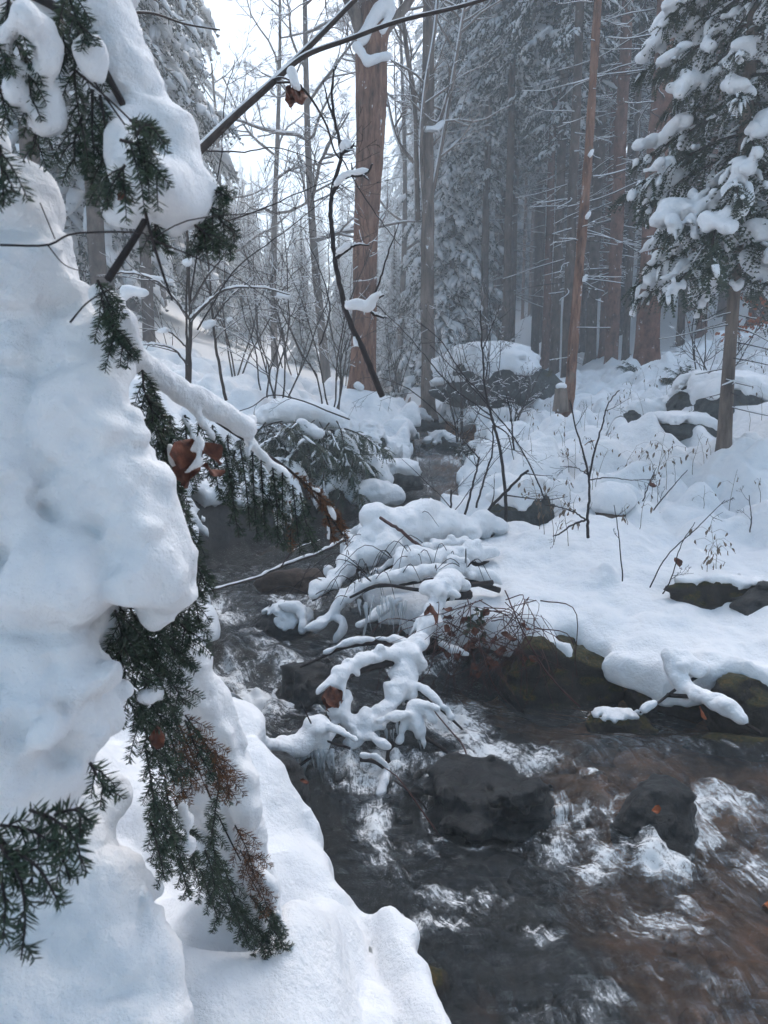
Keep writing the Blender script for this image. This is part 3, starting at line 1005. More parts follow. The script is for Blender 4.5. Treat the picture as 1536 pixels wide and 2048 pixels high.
# ------------------------------------------------------------------ conifers
def bough_arrays(rng, L=1.0, n=30, twl=.42, droop=.35, m=5, blade=.05, snow=.7, lump=.026, upcurve=.12, hang=.35, wild=0.0):
    """one snow-laden bough along +x: (needles V,T), (snow V,T), (wood V,Q)"""
    s = np.linspace(0, 1, 12)
    ax = np.stack([L * s, .04 * L * np.sin(s * 5 + rng.uniform(0, 6)), L * (-droop * s * s + upcurve * s ** 3)], 1)
    def axp(t):
        return np.stack([np.interp(t, s, ax[:, k]) for k in range(3)], -1)
    t = np.sort(np.concatenate([rng.uniform(.12, 1, n - 3), [.97, .985, 1.0]]))
    sd = np.where(np.arange(n) % 2 == 0, 1.0, -1.0)
    D = np.stack([.62 + .25 * t + rng.uniform(-.2, .2, n), sd * (1.0 - .75 * t * t) * rng.uniform(.6, 1.1, n), -hang * rng.uniform(.4, 1.5, n)], 1)
    D += wild * rng.normal(size=(n, 3))
    D /= np.linalg.norm(D, axis=1)[:, None]
    ln = L * twl * (1 - .62 * t) * rng.uniform(.55, 1.15, n) * np.clip(t * 5, .4, 1)
    P = axp(t)
    u = np.linspace(0.08, 1, m)
    C = P[:, None] + D[:, None] * (ln[:, None, None] * u[None, :, None])
    C[:, :, 2] -= (ln[:, None] * u[None] ** 2) * hang * .8
    # needles: three thin blades at every station
    Dm = np.repeat(D[:, None], m, 1)
    S = np.cross(Dm, [0, 0, 1.0])
    S /= np.linalg.norm(S, axis=2)[..., None] + 1e-9
    V, T = [], []
    bl = blade * (1 - .35 * u)[None, :, None] * rng.uniform(.7, 1.3, (n, m, 1))
    for sg, dz in ((1, -.15), (-1, -.15), (.35, -.55), (-.35, .4)):
        d = Dm * .75 + S * sg + np.array([0, 0, 1.0]) * (dz + rng.uniform(-.25, .25, (n, m, 1)))
        d /= np.linalg.norm(d, axis=2)[..., None]
        w = Dm * (blade * .34)
        tri = np.stack([C - w, C + w, C + d * bl], 2).reshape(-1, 3)
        V.append(tri)
    V = np.concatenate(V)
    T = np.arange(len(V)).reshape(-1, 3)
    # main-axis needles
    # snow: a faceted pad along the top of some twigs, and along the bough
    SV, ST = [], []
    off = 0
    pick = rng.uniform(size=n) < snow
    for i in np.where(pick)[0]:
        a0, a1 = rng.uniform(0, .3), rng.uniform(.7, 1.02)
        r = lump * rng.uniform(.6, 1.5) * L ** .3
        cs = [P[i] + D[i] * ln[i] * q - np.array([0, 0, ln[i] * q * q * hang * .8]) for q in (a0, (a0 * 2 + a1) / 3, (a0 + 2 * a1) / 3, a1)]
        sdv = np.cross(D[i], [0, 0, 1.0])
        sdv /= np.linalg.norm(sdv) + 1e-9
        vv = [cs[0]]
        for q, c in enumerate(cs[1:3]):
            rr = r * rng.uniform(.8, 1.25)
            for k in range(4):
                an = k * math.pi / 2 + .78
                vv.append(c + sdv * math.cos(an) * rr * 1.15 + np.array([0, 0, 1.0]) * (math.sin(an) * rr * .8 + rr * .55))
        vv.append(cs[3])
        tt = []
        for k in range(4):
            kn = (k + 1) % 4
            tt += [(0, 1 + kn, 1 + k), (1 + k, 1 + kn, 5 + kn), (1 + k, 5 + kn, 5 + k), (9, 5 + k, 5 + kn)]
        SV.append(np.array(vv))
        ST.append(np.array(tt) + off)
        off += 10
    if snow > 0:
        tm = MB()
        k0 = 3
        for _ in range(3):
            k0 = rng.randint(1, 9)
            k1 = min(12, k0 + rng.randint(2, 5))
            nn = k1 - k0
            if nn > 1:
                tube(tm, ax[k0:k1] + np.array([0, 0, lump * .8]) + rng.normal(size=(nn, 3)) * lump * .3, lump * L ** .3 * np.sin(np.linspace(.5, 2.7, nn)) * rng.uniform(.9, 1.9), 5)
        v_, t_, q_ = tm.arrays()
        SV.append(v_)
        ST.append(np.concatenate([t_, q_[:, [0, 1, 2]], q_[:, [0, 2, 3]]]) + off)
        off += len(v_)
    wm_ = MB()
    tube(wm_, ax, np.linspace(.016, .004, 12) * L ** .5, 4, cap=False)
    wv, _, wq = wm_.arrays()
    return (V, T), ((np.concatenate(SV), np.concatenate(ST)) if SV else (np.zeros((0, 3)), np.zeros((0, 3), int))), (wv, wq), C

def place(V, scale, az, tilt, pos):
    ct, st = math.cos(tilt), math.sin(tilt)
    x, y, z = V[:, 0] * scale, V[:, 1] * scale, V[:, 2] * scale
    x, z = x * ct - z * st, x * st + z * ct
    ca, sa = math.cos(az), math.sin(az)
    return np.stack([x * ca - y * sa + pos[0], x * sa + y * ca + pos[1], z + pos[2]], 1)

brng = np.random.RandomState(3)
BOUGHS = [bough_arrays(brng, 1.0, 30, .44, .32, 5, .055, .75, .024) for _ in range(4)]
BOUGHS_HEAVY = [bough_arrays(brng, 1.0, 28, .46, .42, 5, .055, 1.0, .036) for _ in range(3)]
BOUGHS_FINE = [bough_arrays(brng, 1.0, 64, .42, .45, 10, .033, .12, .018, hang=.55, wild=.38) for _ in range(4)]

def crown_meshes(name, seed, H, z0, rfun, nb, boughs, tilt0=-.15, gap=.0, side=None):
    """shared crown (needles + wood) and snow meshes for a spruce of height H; boughs from z0 up"""
    rng = np.random.RandomState(seed)
    cn, cs = MB(), MB()
    zs = z0 + (H - z0) * (np.linspace(0, 1, nb) ** 1.05)
    for k, z in enumerate(zs):
        az = k * 2.399 + rng.uniform(-.5, .5)
        if rng.uniform() < gap:
            continue
        L = rfun(z) * rng.uniform(.7, 1.15)
        if side is not None:
            L *= side(z, az)
        if L < .15:
            continue
        (v, t), (sv, st), (wv, wq), _c2 = boughs[rng.randint(len(boughs))]
        tl = tilt0 + rng.uniform(-.15, .12) + .5 * sstep(H * .75, H, z)
        pos = (0, 0, z)
        cn.add(place(v, L, az, tl, pos), t)
        cn.add(place(wv, L, az, tl, pos), None, wq)
        cs.add(place(sv, L, az, tl, pos), st)
    return cn.mesh(name + "_crown", M['needle'], smooth=False), cs.mesh(name + "_snow", M['snow_far'], smooth=True)

def trunk_mesh(name, H, r0, mat, seed, stubs=0, z1=10, lean=(0, 0), sides=14, rtop=None, bend=0.0, flare=.35):
    rng = np.random.RandomState(seed)
    zs = np.concatenate([[-.35, 0, .12, .3, .6], np.linspace(1.0, H, max(12, int(H * 2)))])
    zc = np.maximum(zs, 0)
    rad = r0 * (1 - .85 * zc / H) if rtop is None else r0 + (rtop - r0) * zc / H
    rad = rad * (1 + flare * np.exp(-zc / .22))
    P = np.stack([lean[0] * zs + bend * np.sin(zs / H * 3.1) + .015 * r0 * 10 * npts(zs[:, None].repeat(2, 1), .5, seed), lean[1] * zs, zs], 1)
    mbt = MB()
    tube(mbt, P, rad, sides)
    V, T, Q = mbt.arrays()
    V = V.astype(float)
    c = np.stack([np.interp(V[:, 2], P[:, 2], P[:, 0]), np.interp(V[:, 2], P[:, 2], P[:, 1])], 1)
    off = V[:, :2] - c
    ns = 1 + .10 * npts(np.concatenate([off / r0 * .8, V[:, 2:] * .9], 1), 1.6, seed) + .16 * np.exp(-np.maximum(V[:, 2], 0) / .2) * npts(np.concatenate([off / r0, V[:, 2:] * .2], 1), 1.6, seed + 3)
    V[:, :2] = c + off * ns[:, None]
    out = MB()
    out.add(V, T, Q)
    return out.mesh(name, M[mat])

def dead_wood(seed, r0, z0, z1, n, L, rw=1.0):
    """thin dead branches low on a spruce trunk, with a line of snow on each"""
    rng = np.random.RandomState(seed)
    w, s = MB(), MB()
    for k in range(n):
        z = rng.uniform(z0, z1)
        az = rng.uniform(0, 6.28)
        l = L * rng.uniform(.35, 1.2)
        t = np.linspace(0, 1, 6)
        rr = r0 * .9 + l * t
        dz = -l * (.18 * t + .22 * t * t - .16 * t ** 3) * rng.uniform(.3, 1.6)
        wob = .05 * l * np.sin(t * 6 + rng.uniform(0, 6))
        P = np.stack([rr * math.cos(az) - wob * math.sin(az), rr * math.sin(az) + wob * math.cos(az), z + dz], 1)
        tube(w, P, np.linspace(.012, .003, 6) * rw, 4, cap=False)
        if rng.uniform() < .75:
            tube(s, P + (0, 0, .012 * rw), np.linspace(.011, .009, 6) * rw, 4, cap=False)
        for q in range(rng.randint(0, 4)):
            j = rng.randint(2, 6)
            a2 = az + rng.choice([-1, 1]) * rng.uniform(.5, 1.1)
            l2 = l * rng.uniform(.15, .4)
            P2 = np.stack([P[j] + np.array([math.cos(a2), math.sin(a2), -.25]) * l2 * e for e in (0, .5, 1)])
            tube(w, P2, [.005, .004, .002], 3, cap=False)
            if rng.uniform() < .6:
                tube(s, P2 + (0, 0, .008), [.008, .008, .006], 3, cap=False)
    return w, s

# prototypes -------------------------------------------------
def cone(r, z0, H, p=.8):
    return lambda z: r * max(0.0, (H - z) / (H - z0)) ** p
PROTO = {}
PROTO['edge0'] = crown_meshes("edge_spruce", 101, 24, 5.6, lambda z: 2.2 * max(0, (24 - z) / 18.4) ** .6 * (.45 + .55 * sstep(5.6, 9, z)), 135, BOUGHS, -.35, .1)
PROTO['edge1'] = crown_meshes("edge_spruce", 102, 26, 7.2, lambda z: 2.3 * max(0, (26 - z) / 18.8) ** .6 * (.45 + .55 * sstep(7.2, 10, z)), 125, BOUGHS, -.4, .15)
PROTO['edge2'] = crown_meshes("edge_spruce", 103, 22, 3.4, lambda z: 2.0 * max(0, (22 - z) / 18.6) ** .6 * (.6 + .4 * sstep(3.4, 6, z)), 145, BOUGHS_HEAVY, -.35, .05)
PROTO['high'] = crown_meshes("tall_spruce", 104, 27, 10.5, lambda z: 2.3 * max(0, (27 - z) / 16.5) ** .6 * (.5 + .5 * sstep(10.5, 13, z)), 110, BOUGHS, -.4, .1)
PROTO['cone0'] = crown_meshes("cone_spruce", 105, 15, .9, cone(2.5, .9, 15, .85), 170, BOUGHS_HEAVY, -.3, .0)
PROTO['cone1'] = crown_meshes("cone_spruce", 106, 18, 1.6, cone(2.7, 1.6, 18, .8), 180, BOUGHS_HEAVY, -.4, .05)
TRUNKS = {}
def get_trunk(key, H, r, mat, seed):
    if key not in TRUNKS:
        TRUNKS[key] = trunk_mesh("trunk", H, r, mat, seed)
    return TRUNKS[key]
DEAD = []
for k in range(4):
    w, s = dead_wood(200 + k, .14, 2.0, 10.5, 70, 1.1)
    DEAD.append((w.mesh("dead_wood", M['twig'], False), s.mesh("twig_snow", M['snow_far'])))

def spruce(x, y, proto, mat, r, label, group=None, rot=0.0, sc=1.0, dead=None, name="spruce_tree", lean=(0, 0), sink=.1):
    z = float(snow_top(np.array([x]), np.array([y]))[0]) - sink
    t = thing(name, label, "tree", (x, y, z), group)
    t.rotation_euler = (lean[1], lean[0], rot)
    H = {'edge0': 24, 'edge1': 26, 'edge2': 22, 'high': 27, 'cone0': 15, 'cone1': 18}[proto]
    tm = link("trunk", get_trunk((H, mat), H, .15, mat, int(H)), t)
    k = r / .15
    tm.scale = (k, k, sc)
    cr = link("crown", PROTO[proto][0], t)
    link("snow_load", PROTO[proto][1], cr)
    cr.scale = (sc, sc, sc)
    if dead is not None:
        a = link("dead_wood", DEAD[dead][0], t)
        link("twig_snow", DEAD[dead][1], a)
        a.scale = (k, k, sc) if k > 1 else (1, 1, sc)
        a.rotation_euler = (0, 0, rot * 3)
    return t

def where(px, kind="trunk"):
    for lim, txt in ((420, "behind the near boughs"), (560, "in the sky gap's left half"), (700, "left of the thick brown trunk"), (860, "between the two broadleaf trunks"), (1000, "between pale trunk and big boulder"), (1130, "between big boulder and leaning tree"),
                     (1270, "between leaning and thick reddish trunk"), (1430, "between thick reddish trunk and near fir"), (9999, "right of the near fir")):
        if px < lim:
            return txt

def px_x(px, y):
    return (px - 768) / F_PX * y / (math.cos(PITCH) + .0 * y) * 1.0

# the trunks one can pick out on the right slope: (px, depth, crown, bark, radius, label)
PLANTED = [
    (1277, 13.2, 'high', 'bark_red', .2, "thick reddish spruce trunk standing behind the near snowy fir", 0),
    (1207, 17.0, 'high', 'bark_red', .155, "straight brown spruce trunk left of the thick reddish one", 1),
    (1122, 16.0, 'edge1', 'bark_spruce', .11, "slim spruce trunk just left of the leaning tree", 2),
    (1168, 20.0, 'high', 'bark_spruce', .15, "grey-brown spruce trunk between the leaning tree and the straight brown trunk", 3),
    (1098, 19.0, 'edge0', 'bark_spruce', .13, "edge spruce above the big boulder with boughs down its stream side", None),
    (1003, 20.0, 'edge1', 'bark_spruce', .115, "slender pale spruce trunk rising behind the big boulder", None),
    (1080, 22.5, 'edge1', 'bark_red', .13, "brown spruce trunk behind the right half of the big boulder", 0),
    (1060, 25.0, 'edge0', 'bark_spruce', .14, "darker spruce trunk behind the middle of the big boulder", None),
    (960, 22.5, 'edge0', 'bark_spruce', .13, "edge spruce with snowy boughs hanging over the boulder's left end", None),
    (930, 26.0, 'edge1', 'bark_spruce', .13, "spruce with high snowy boughs, right of the pale second trunk", None),
    (897, 24.0, 'cone0', 'bark_spruce', .1, "young snowy spruce immediately behind the pale second trunk", None),
    (1228, 24.5, 'high', 'bark_spruce', .16, "dim spruce trunk on the open snow behind the straight brown trunk", 1),
    (1192, 28.0, 'high', 'bark_spruce', .15, "far dim trunk seen between two nearer brown trunks", 2),
    (1257, 31.0, 'high', 'bark_spruce', .16, "far dim trunk left of the thick reddish trunk, high on the slope", 3),
    (1318, 27.0, 'high', 'bark_spruce', .15, "thin dim trunk right of the thick reddish trunk", 0),
    (1355, 24.0, 'high', 'bark_red', .16, "brown trunk high on the slope behind the near fir's boughs", 1),
    (1497, 15.0, 'high', 'bark_spruce', .27, "dark broad trunk at the picture's right edge behind the near fir", 2),
    (1420, 21.0, 'high', 'bark_spruce', .17, "dark trunk behind the near fir's thin stem", 3)]
for k, (px, y, pr, mat, r, lab, dd_) in enumerate(PLANTED):
    spruce(px_x(px, y), y, pr, mat, r, lab, None, k * 1.9, 1.0, dd_)
frng = np.random.RandomState(77)
spots = [(px_x(a[0], a[1]), a[1]) for a in PLANTED]
tries = 0
n_fill = 0
while n_fill < 104 and tries < 9000:
    tries += 1
    y = frng.uniform(17, 48)
    px = frng.uniform(880, 1640)
    x = px_x(px, y)
    if x < 3.2 + (y - 17) * .05:
        continue
    if min((x - a) ** 2 + (y - b) ** 2 for a, b in spots) < (1.15 + y * .013) ** 2:
        continue
    spots.append((x, y))
    edge = px < 940
    pr = ['edge0', 'edge1', 'edge2'][frng.randint(3)] if edge else ('high' if frng.uniform() < .75 else 'edge1')
    spruce(x, y, pr, ['bark_spruce', 'bark_red'][int(frng.uniform() < .3)], frng.uniform(.075, .14),
           "dim straight spruce in the stand's %s rows, %s" % ("front" if y < 26 else ("middle" if y < 37 else "far"), where(px)), "spruces deep in the stand", frng.uniform(0, 6), frng.uniform(.9, 1.1), frng.randint(4) if y < 30 else None)
    n_fill += 1

brg = np.random.RandomState(78)
n_back = 0
while n_back < 34:
    y = brg.uniform(46, 72)
    px = brg.uniform(900, 1560)
    x = px_x(px, y)
    if min((x - a) ** 2 + (y - b) ** 2 for a, b in spots) < 2.6 ** 2:
        continue
    spots.append((x, y))
    spruce(x, y, ['cone1', 'edge2', 'cone0'][n_back % 3], 'bark_spruce', .16, "hazy spruce closing the back of the stand, %s" % where(px), "spruces at the back of the stand", brg.uniform(0, 6), brg.uniform(1.2, 1.6))
    n_back += 1
# left hillside and the misty valley head
for px, y, pr, sc, lab in [
        (110, 11, 'edge2', 1.0, "snowy spruce behind the near boughs, close to the picture's left edge"),
        (225, 13, 'edge2', 1.05, "snow-hung spruce showing under the upper near bough"),
        (170, 17, 'cone1', 1.3, "tall spruce rising behind the upper near bough"),
        (285, 24, 'cone1', 1.7, "tall hazy spruce whose tip stands left of the bright sky gap"),
        (330, 36, 'cone1', 1.75, "hazy spruce bordering the sky gap, second from the near bough"),
        (60, 20, 'edge0', 1.1, "dim spruce far behind the left boughs"),
        (245, 23, 'edge2', 1.1, "dim spruce trunk with drooping boughs in the left stand")]:
    spruce(px_x(px, y), y, pr, 'bark_spruce', .15, lab, None, px * .1, sc)
for px, y, pr, sc in [(385, 38, 'cone0', .95), (430, 44, 'cone0', .9), (475, 48, 'cone0', .95), (520, 44, 'cone0', .8), (560, 52, 'cone0', .9), (600, 46, 'cone0', .85), (645, 52, 'cone1', .8),
                      (690, 44, 'cone0', .95), (735, 50, 'cone1', .9), (775, 42, 'cone0', 1.0), (810, 48, 'cone1', 1.1), (840, 36, 'cone1', 1.0), (870, 32, 'edge2', 1.0), (905, 40, 'cone1', 1.3), (350, 33, 'cone1', 1.0), (415, 33, 'cone0', .7),
                      (860, 55, 'cone1', 1.4), (940, 50, 'cone1', 1.4), (500, 62, 'cone1', 1.0), (620, 66, 'cone1', 1.0), (700, 64, 'cone1', 1.05), (575, 36, 'cone0', .55), (770, 60, 'cone1', 1.2)]:
    if px < 800:
        sc *= .72 if px > 400 else .85
    sc, y = sc * 1.45, y * 1.5
    spruce(px_x(px, y), y, pr, 'bark_spruce', .14, "pale tall misty spruce at the valley head, %s" % where(px), "misty spruces at the valley head", px * .13, sc)

# unseen spruces added round the viewpoint to shade the near snow
brng2 = np.random.RandomState(5)
for k, (x, y) in enumerate([(-3.4, -2.5), (-1.0, -5.5), (2.2, -4.6), (5.0, -2.6), (-5.5, .5), (-6.2, 4.2), (6.6, 1.0), (7.4, 4.4), (0.6, -8.5), (-4.2, -7), (4.6, -7.5), (8.5, -4), (-8, -3), (-7.5, 7.2)]):
    spruce(x, y, ['edge0', 'edge1', 'edge2'][k % 3], 'bark_spruce', .16, "unseen spruce added behind the viewpoint to shade the near snow", "unseen spruces added behind the viewpoint", k * 1.3, 1.0)

# darker stand on the left slope, and small misty trees on the valley floor
lrg = np.random.RandomState(79)
n_l = 0
while n_l < 20:
    y = lrg.uniform(15, 46)
    px = lrg.uniform(60, 400 if y < 30 else 425)
    x = px_x(px, y)
    if x > -4.5 or min((x - a) ** 2 + (y - b) ** 2 for a, b in spots) < 1.8 ** 2:
        continue
    spots.append((x, y))
    spruce(x, y, ['edge2', 'edge0', 'cone1'][n_l % 3], 'bark_spruce', lrg.uniform(.1, .16), "dim spruce %s behind the near boughs, %s" % (("with boughs hanging low", "with a tall bare lower trunk", "of dense cone shape")[n_l % 3], "close in" if y < 25 else "far off"), "spruces on the far left slope", lrg.uniform(0, 6), lrg.uniform(.9, 1.2))
    n_l += 1
for k in range(18):
    y = lrg.uniform(27, 62)
    px = lrg.uniform(425, 850)
    sc = (lrg.uniform(330, 440) / F_PX * y + 1.5 - 2.2 - y * .02) / 15 * .9
    spruce(px_x(px, y), y, 'cone0', 'bark_spruce', .1, "small pale spruce on the valley floor, %s, %s" % ("nearer" if y < 42 else "farther off", where(px)), "small spruces on the valley floor", lrg.uniform(0, 6), max(.4, sc * lrg.uniform(.7, 1.0)))
# ------------------------------------------------------------------ near snowy fir on the right
def base_on_snow(px, y, sink=.06):
    x = px_x(px, y)
    return np.array([x, y, float(snow_top(np.array([x]), np.array([y]))[0]) - sink])

b = base_on_snow(1437, 6.05)
t = thing("fir_tree", "near fir with a thin bare stem and heavy snow pillows on its boughs", "tree", b)
link("trunk", trunk_mesh("trunk", 9.0, .052, 'bark_grey', 301, sides=14, rtop=.03, flare=.5), t)
rng = np.random.RandomState(302)
cn, cw = MB(), MB()
sf = Field((-1.75, -1.6, 1.1), (1.75, 1.6, 4.9), .019)
small = MB()
zs = np.linspace(1.62, 6.2, 120)
for k, z in enumerate(zs):
    az = k * 2.399 + rng.uniform(-.5, .5)
    L = max(.3, 1.2 - .21 * (z - 1.7)) * rng.uniform(.62, 1.1) * (.72 + .28 * sstep(1.6, 2.2, z))
    (v, tt), (sv, st), (wv, wq), TC = BOUGHS_FINE[rng.randint(4)]
    tl = rng.uniform(-.32, -.02)
    cn.add(place(v, L, az, tl, (0, 0, z)), tt)
    cw.add(place(wv, L, az, tl, (0, 0, z)), None, wq)
    small.add(place(sv, L, az, tl, (0, 0, z)), st)
    if z < 4.8:
        for q in range(rng.randint(2, 17)):
            tw = TC[rng.randint(len(TC))]
            A = place(tw[[2, 5, 8]] if rng.uniform() < .6 else tw[[1, 3, 4]], L, az, tl, (0, 0, z))
            r = rng.uniform(.012, .026)
            sf.path(A + (0, 0, r * .7), r, .02)
        for q in range(rng.randint(1, 5)):
            s0 = rng.uniform(.3, .9)
            l2 = rng.uniform(.03, .22) / L
            A = np.array([[L0, rng.uniform(-.12, .12), -.35 * L0 * L0 + .12 * L0 ** 3] for L0 in (s0, min(1, s0 + l2))])
            A = place(A, L, az, tl, (0, 0, z))
            r = rng.uniform(.025, .055) if rng.uniform() < .7 else rng.uniform(.06, .105)
            sf.capsule(A[0] + (0, 0, r * .6), A[1] + (0, 0, r * .3), r, r * .75, .04, .72)
sf.billow(.024, 9, 303).noise(.010, 21, 304)
cn.build("crown", M['needle_near'], t, smooth=False)
cw.build("bough", M['twig'], t)
smb = MB()
sf.to(smb)
build_islands(smb, "snow_pillow", M['snow'], t, 30)
small.build("snow_load", M['snow_far'], t)
w, s = dead_wood(305, .045, .25, 1.7, 22, .5, .42)
w.build("dead_wood", M['dark_twig'], t, False)
s.build("twig_snow", M['snow_far'], t)

# ------------------------------------------------------------------ broadleaf trees
def grow(w, s, p, d, L, r, lev, rng, up=.15, kids=(5, 5, 4), spread=.75, snow=.85, ratio=.55, wob=.16, minr=.0022, snowk=.9, smin=.004):
    n = 9 if lev == 0 else (7 if lev == 1 else 5)
    P = [np.array(p, float)]
    d = np.array(d, float)
    d /= np.linalg.norm(d)
    for i in range(n - 1):
        d = d + rng.normal(size=3) * wob + np.array([0, 0, up * .3])
        d /= np.linalg.norm(d)
        P.append(P[-1] + d * L / (n - 1))
    P = np.array(P)
    rad = np.maximum(r * np.linspace(1, .35, n), minr)
    tube(w, P, rad, (7, 6, 4, 3, 3)[min(lev, 4)], cap=False)
    if snow and rng.uniform() < snow:
        T = np.gradient(P, axis=0)
        T /= np.linalg.norm(T, axis=1)[:, None]
        hz = np.sqrt(1 - np.clip(T[:, 2], -1, 1) ** 2)
        sr = np.maximum(rad * snowk, smin) * np.clip((hz - .35) * 1.8, .02, 1)
        a = 0 if lev else 1
        tube(s, P[a:] + np.stack([0 * sr, 0 * sr, rad * .75 + sr * .35], 1)[a:], sr[a:], 4, cap=False)
    if lev < len(kids):
        for k in range(kids[lev]):
            f = rng.uniform(.22, 1.0) * (n - 1)
            i = min(int(f), n - 2)
            q = P[i] + (P[i + 1] - P[i]) * (f - i)
            tdir = P[i + 1] - P[i]
            tdir /= np.linalg.norm(tdir)
            side = np.cross(tdir, rng.normal(size=3))
            side /= np.linalg.norm(side) + 1e-9
            grow(w, s, q, tdir * .75 + side * spread * rng.uniform(.6, 1.3), L * ratio * rng.uniform(.6, 1.2) * (1 - .35 * f / n), np.interp(f, np.arange(n), rad) * .6, lev + 1, rng, up, kids, spread, snow, ratio, wob * 1.1, minr, snowk, smin)
    return P

# the big brown maple trunk at the centre
y = 10.6
base = at(722, 806, y)
t = thing("maple_tree", "thick brown broadleaf trunk with snow in its fork, beside the stream", "tree", base, None, True)
tp = [at(722, 835, y), at(722, 806, y), at(725, 760, y), at(728, 700, y), at(730, 560, y), at(735, 420, y), at(741, 260, y), at(744, 150, y), at(748, 60, y), at(765, -60, y), at(800, -260, y + .1), at(830, -500, y + .2)]
tr_ = np.array([40, 34, 28, 25, 23, 23.5, 26, 29, 31, 27, 22, 16]) * y / F_PX
tP = spline(tp, 60)
trr = np.interp(np.linspace(0, 1, 60), np.linspace(0, 1, len(tr_)), tr_)
mt = MB()
tube(mt, tP, trr, 22)
V, T_, Q_ = mt.arrays()
V = V.astype(float)
cx_ = np.stack([np.interp(V[:, 2], tP[:, 2], tP[:, 0]), np.interp(V[:, 2], tP[:, 2], tP[:, 1])], 1)
of = V[:, :2] - cx_
nf = 1 + .10 * npts(np.concatenate([of * 5, V[:, 2:] * 1.2], 1), 1.3, 8) + .06 * npts(np.concatenate([of * 14, V[:, 2:] * 2], 1), 1.3, 9)
V[:, :2] = cx_ + of * nf[:, None]
mt2 = MB().add(V, T_, Q_)
mt2.build("trunk", M['bark_main'], t)
rng = np.random.RandomState(401)
w, s = MB(), MB()
for (a, b_, r) in [((735, 95, y), (690, -60, y - .4), 14), ((725, 60, y), (600, -140, y - .8), 9), ((750, 100, y), (905, -120, y + .4), 10), ((745, 20, y), (700, -200, y + .8), 10)]:
    P0, P1 = at(*a), at(*b_)
    grow(w, s, P0, P1 - P0, np.linalg.norm(P1 - P0) * 1.5, pxr(r, y), 0, rng, .05, (6, 5, 4), .8, .9, .55, .10)
grow(w, s, at(738, 300, y), np.array([-.9, -.2, .1]), .9, .012, 0, rng, .1, (4, 3), .8, .9)
w.build("branch", M['bark_grey'], t)
s.build("branch_snow", M['snow_far'], t)
ff = Field(at(690, 170, y) - (.05, .5, .35), at(800, -20, y) + (.3, .4, .1), .022)
for (a, b_, r) in [((712, 92, y - .24), (735, 122, y - .24), 10), ((735, 122, y - .24), (775, 112, y - .2), 11), ((725, 75, y - .2), (752, 30, y - .2), 16), ((752, 30, y - .2), (775, 5, y - .2), 17), ((765, 60, y - .22), (785, 20, y - .2), 9)]:
    ff.capsule(at(*a), at(*b_), pxr(r, y) * .78, pxr(r, y) * .7, .04)
ff.noise(.014, 11, 5)
fm = MB()
ff.to(fm)
build_islands(fm, "fork_snow", M['snow'], t)
ff = Field(at(690, 830, y) - (.3, .5, .1), at(760, 740, y) + (.3, .3, .1), .022)
for (a, b_, r) in [((700, 800, y - .3), (715, 815, y - .3), 12), ((715, 770, y - .26), (722, 775, y - .26), 7), ((745, 815, y - .25), (735, 820, y - .25), 10)]:
    ff.capsule(at(*a), at(*b_), pxr(r, y), pxr(r, y), .05)
ff.noise(.012, 9, 6)
fm = MB()
ff.to(fm)
build_islands(fm, "foot_snow", M['snow'], t)

# the second, paler trunk with its forked limbs
y = 13.6
base = at(857, 815, y)
t = thing("pale_tree", "paler straight broadleaf trunk right of the thick brown one, with slender limbs", "tree", base, None, True)
mt = MB()
tP = spline([at(858, 840, y), at(857, 800, y), at(856, 700, y), at(855, 500, y), at(855, 300, y), at(857, 100, y), at(859, -100, y), at(862, -400, y)], 50)
tube(mt, tP, np.interp(np.linspace(0, 1, 50), [0, .06, .15, 1], [.2, .15, .135, .085]), 14)
V, T_, Q_ = mt.arrays()
V = V + (.02 * npts(V, 3, 12) + .012 * npts(V * (1, 1, .3), 14, 13))[:, None] * np.array([1, 1, 0])
MB().add(V, T_, Q_).build("trunk", M['bark_grey'], t)
w, s = MB(), MB()
rng = np.random.RandomState(405)
for pts, r0, r1 in [([(835, 440, y), (832, 330, y), (828, 200, y), (812, 90, y - .2), (795, -60, y - .3)], 8, 5), ([(850, 440, y), (842, 300, y - .2), (850, 180, y - .3), (870, 60, y - .3), (880, -80, y)], 6, 3),
                    ([(862, 400, y), (885, 280, y), (905, 160, y), (925, 40, y), (945, -80, y)], 6, 3), ([(832, 330, y), (795, 280, y), (775, 200, y), (760, 120, y)], 5, 2), ([(855, 260, y), (880, 240, y), (895, 190, y)], 5, 3)]:
    P = pl(pts, 24)
    tube(w, P, np.linspace(pxr(r0, y), pxr(r1, y), 24) * .75, 7)
    tube(s, P + (-.02, -.01, pxr(r0, y) * .4), np.linspace(pxr(r0, y), pxr(r1, y), 24) * .45, 5)
    for k in range(7):
        i = rng.randint(4, 23)
        grow(w, s, P[i], np.array([rng.normal(), rng.normal() * .6, .8]), rng.uniform(.8, 1.8), .02, 1, rng, .1, (0, 5, 4), .8, .9, .55)
w.build("branch", M['bark_grey'], t)
s.build("branch_snow", M['snow_far'], t)
ff = Field(at(825, 260, y) - (.1, .4, .1), at(905, 225, y) + (.1, .4, .15), .03)
ff.path(pl([(850, 258, y - .2), (868, 260, y - .2), (885, 245, y - .1)], 6), .05, .05)
fm = MB()
ff.to(fm)
build_islands(fm, "fork_snow", M['snow'], t)

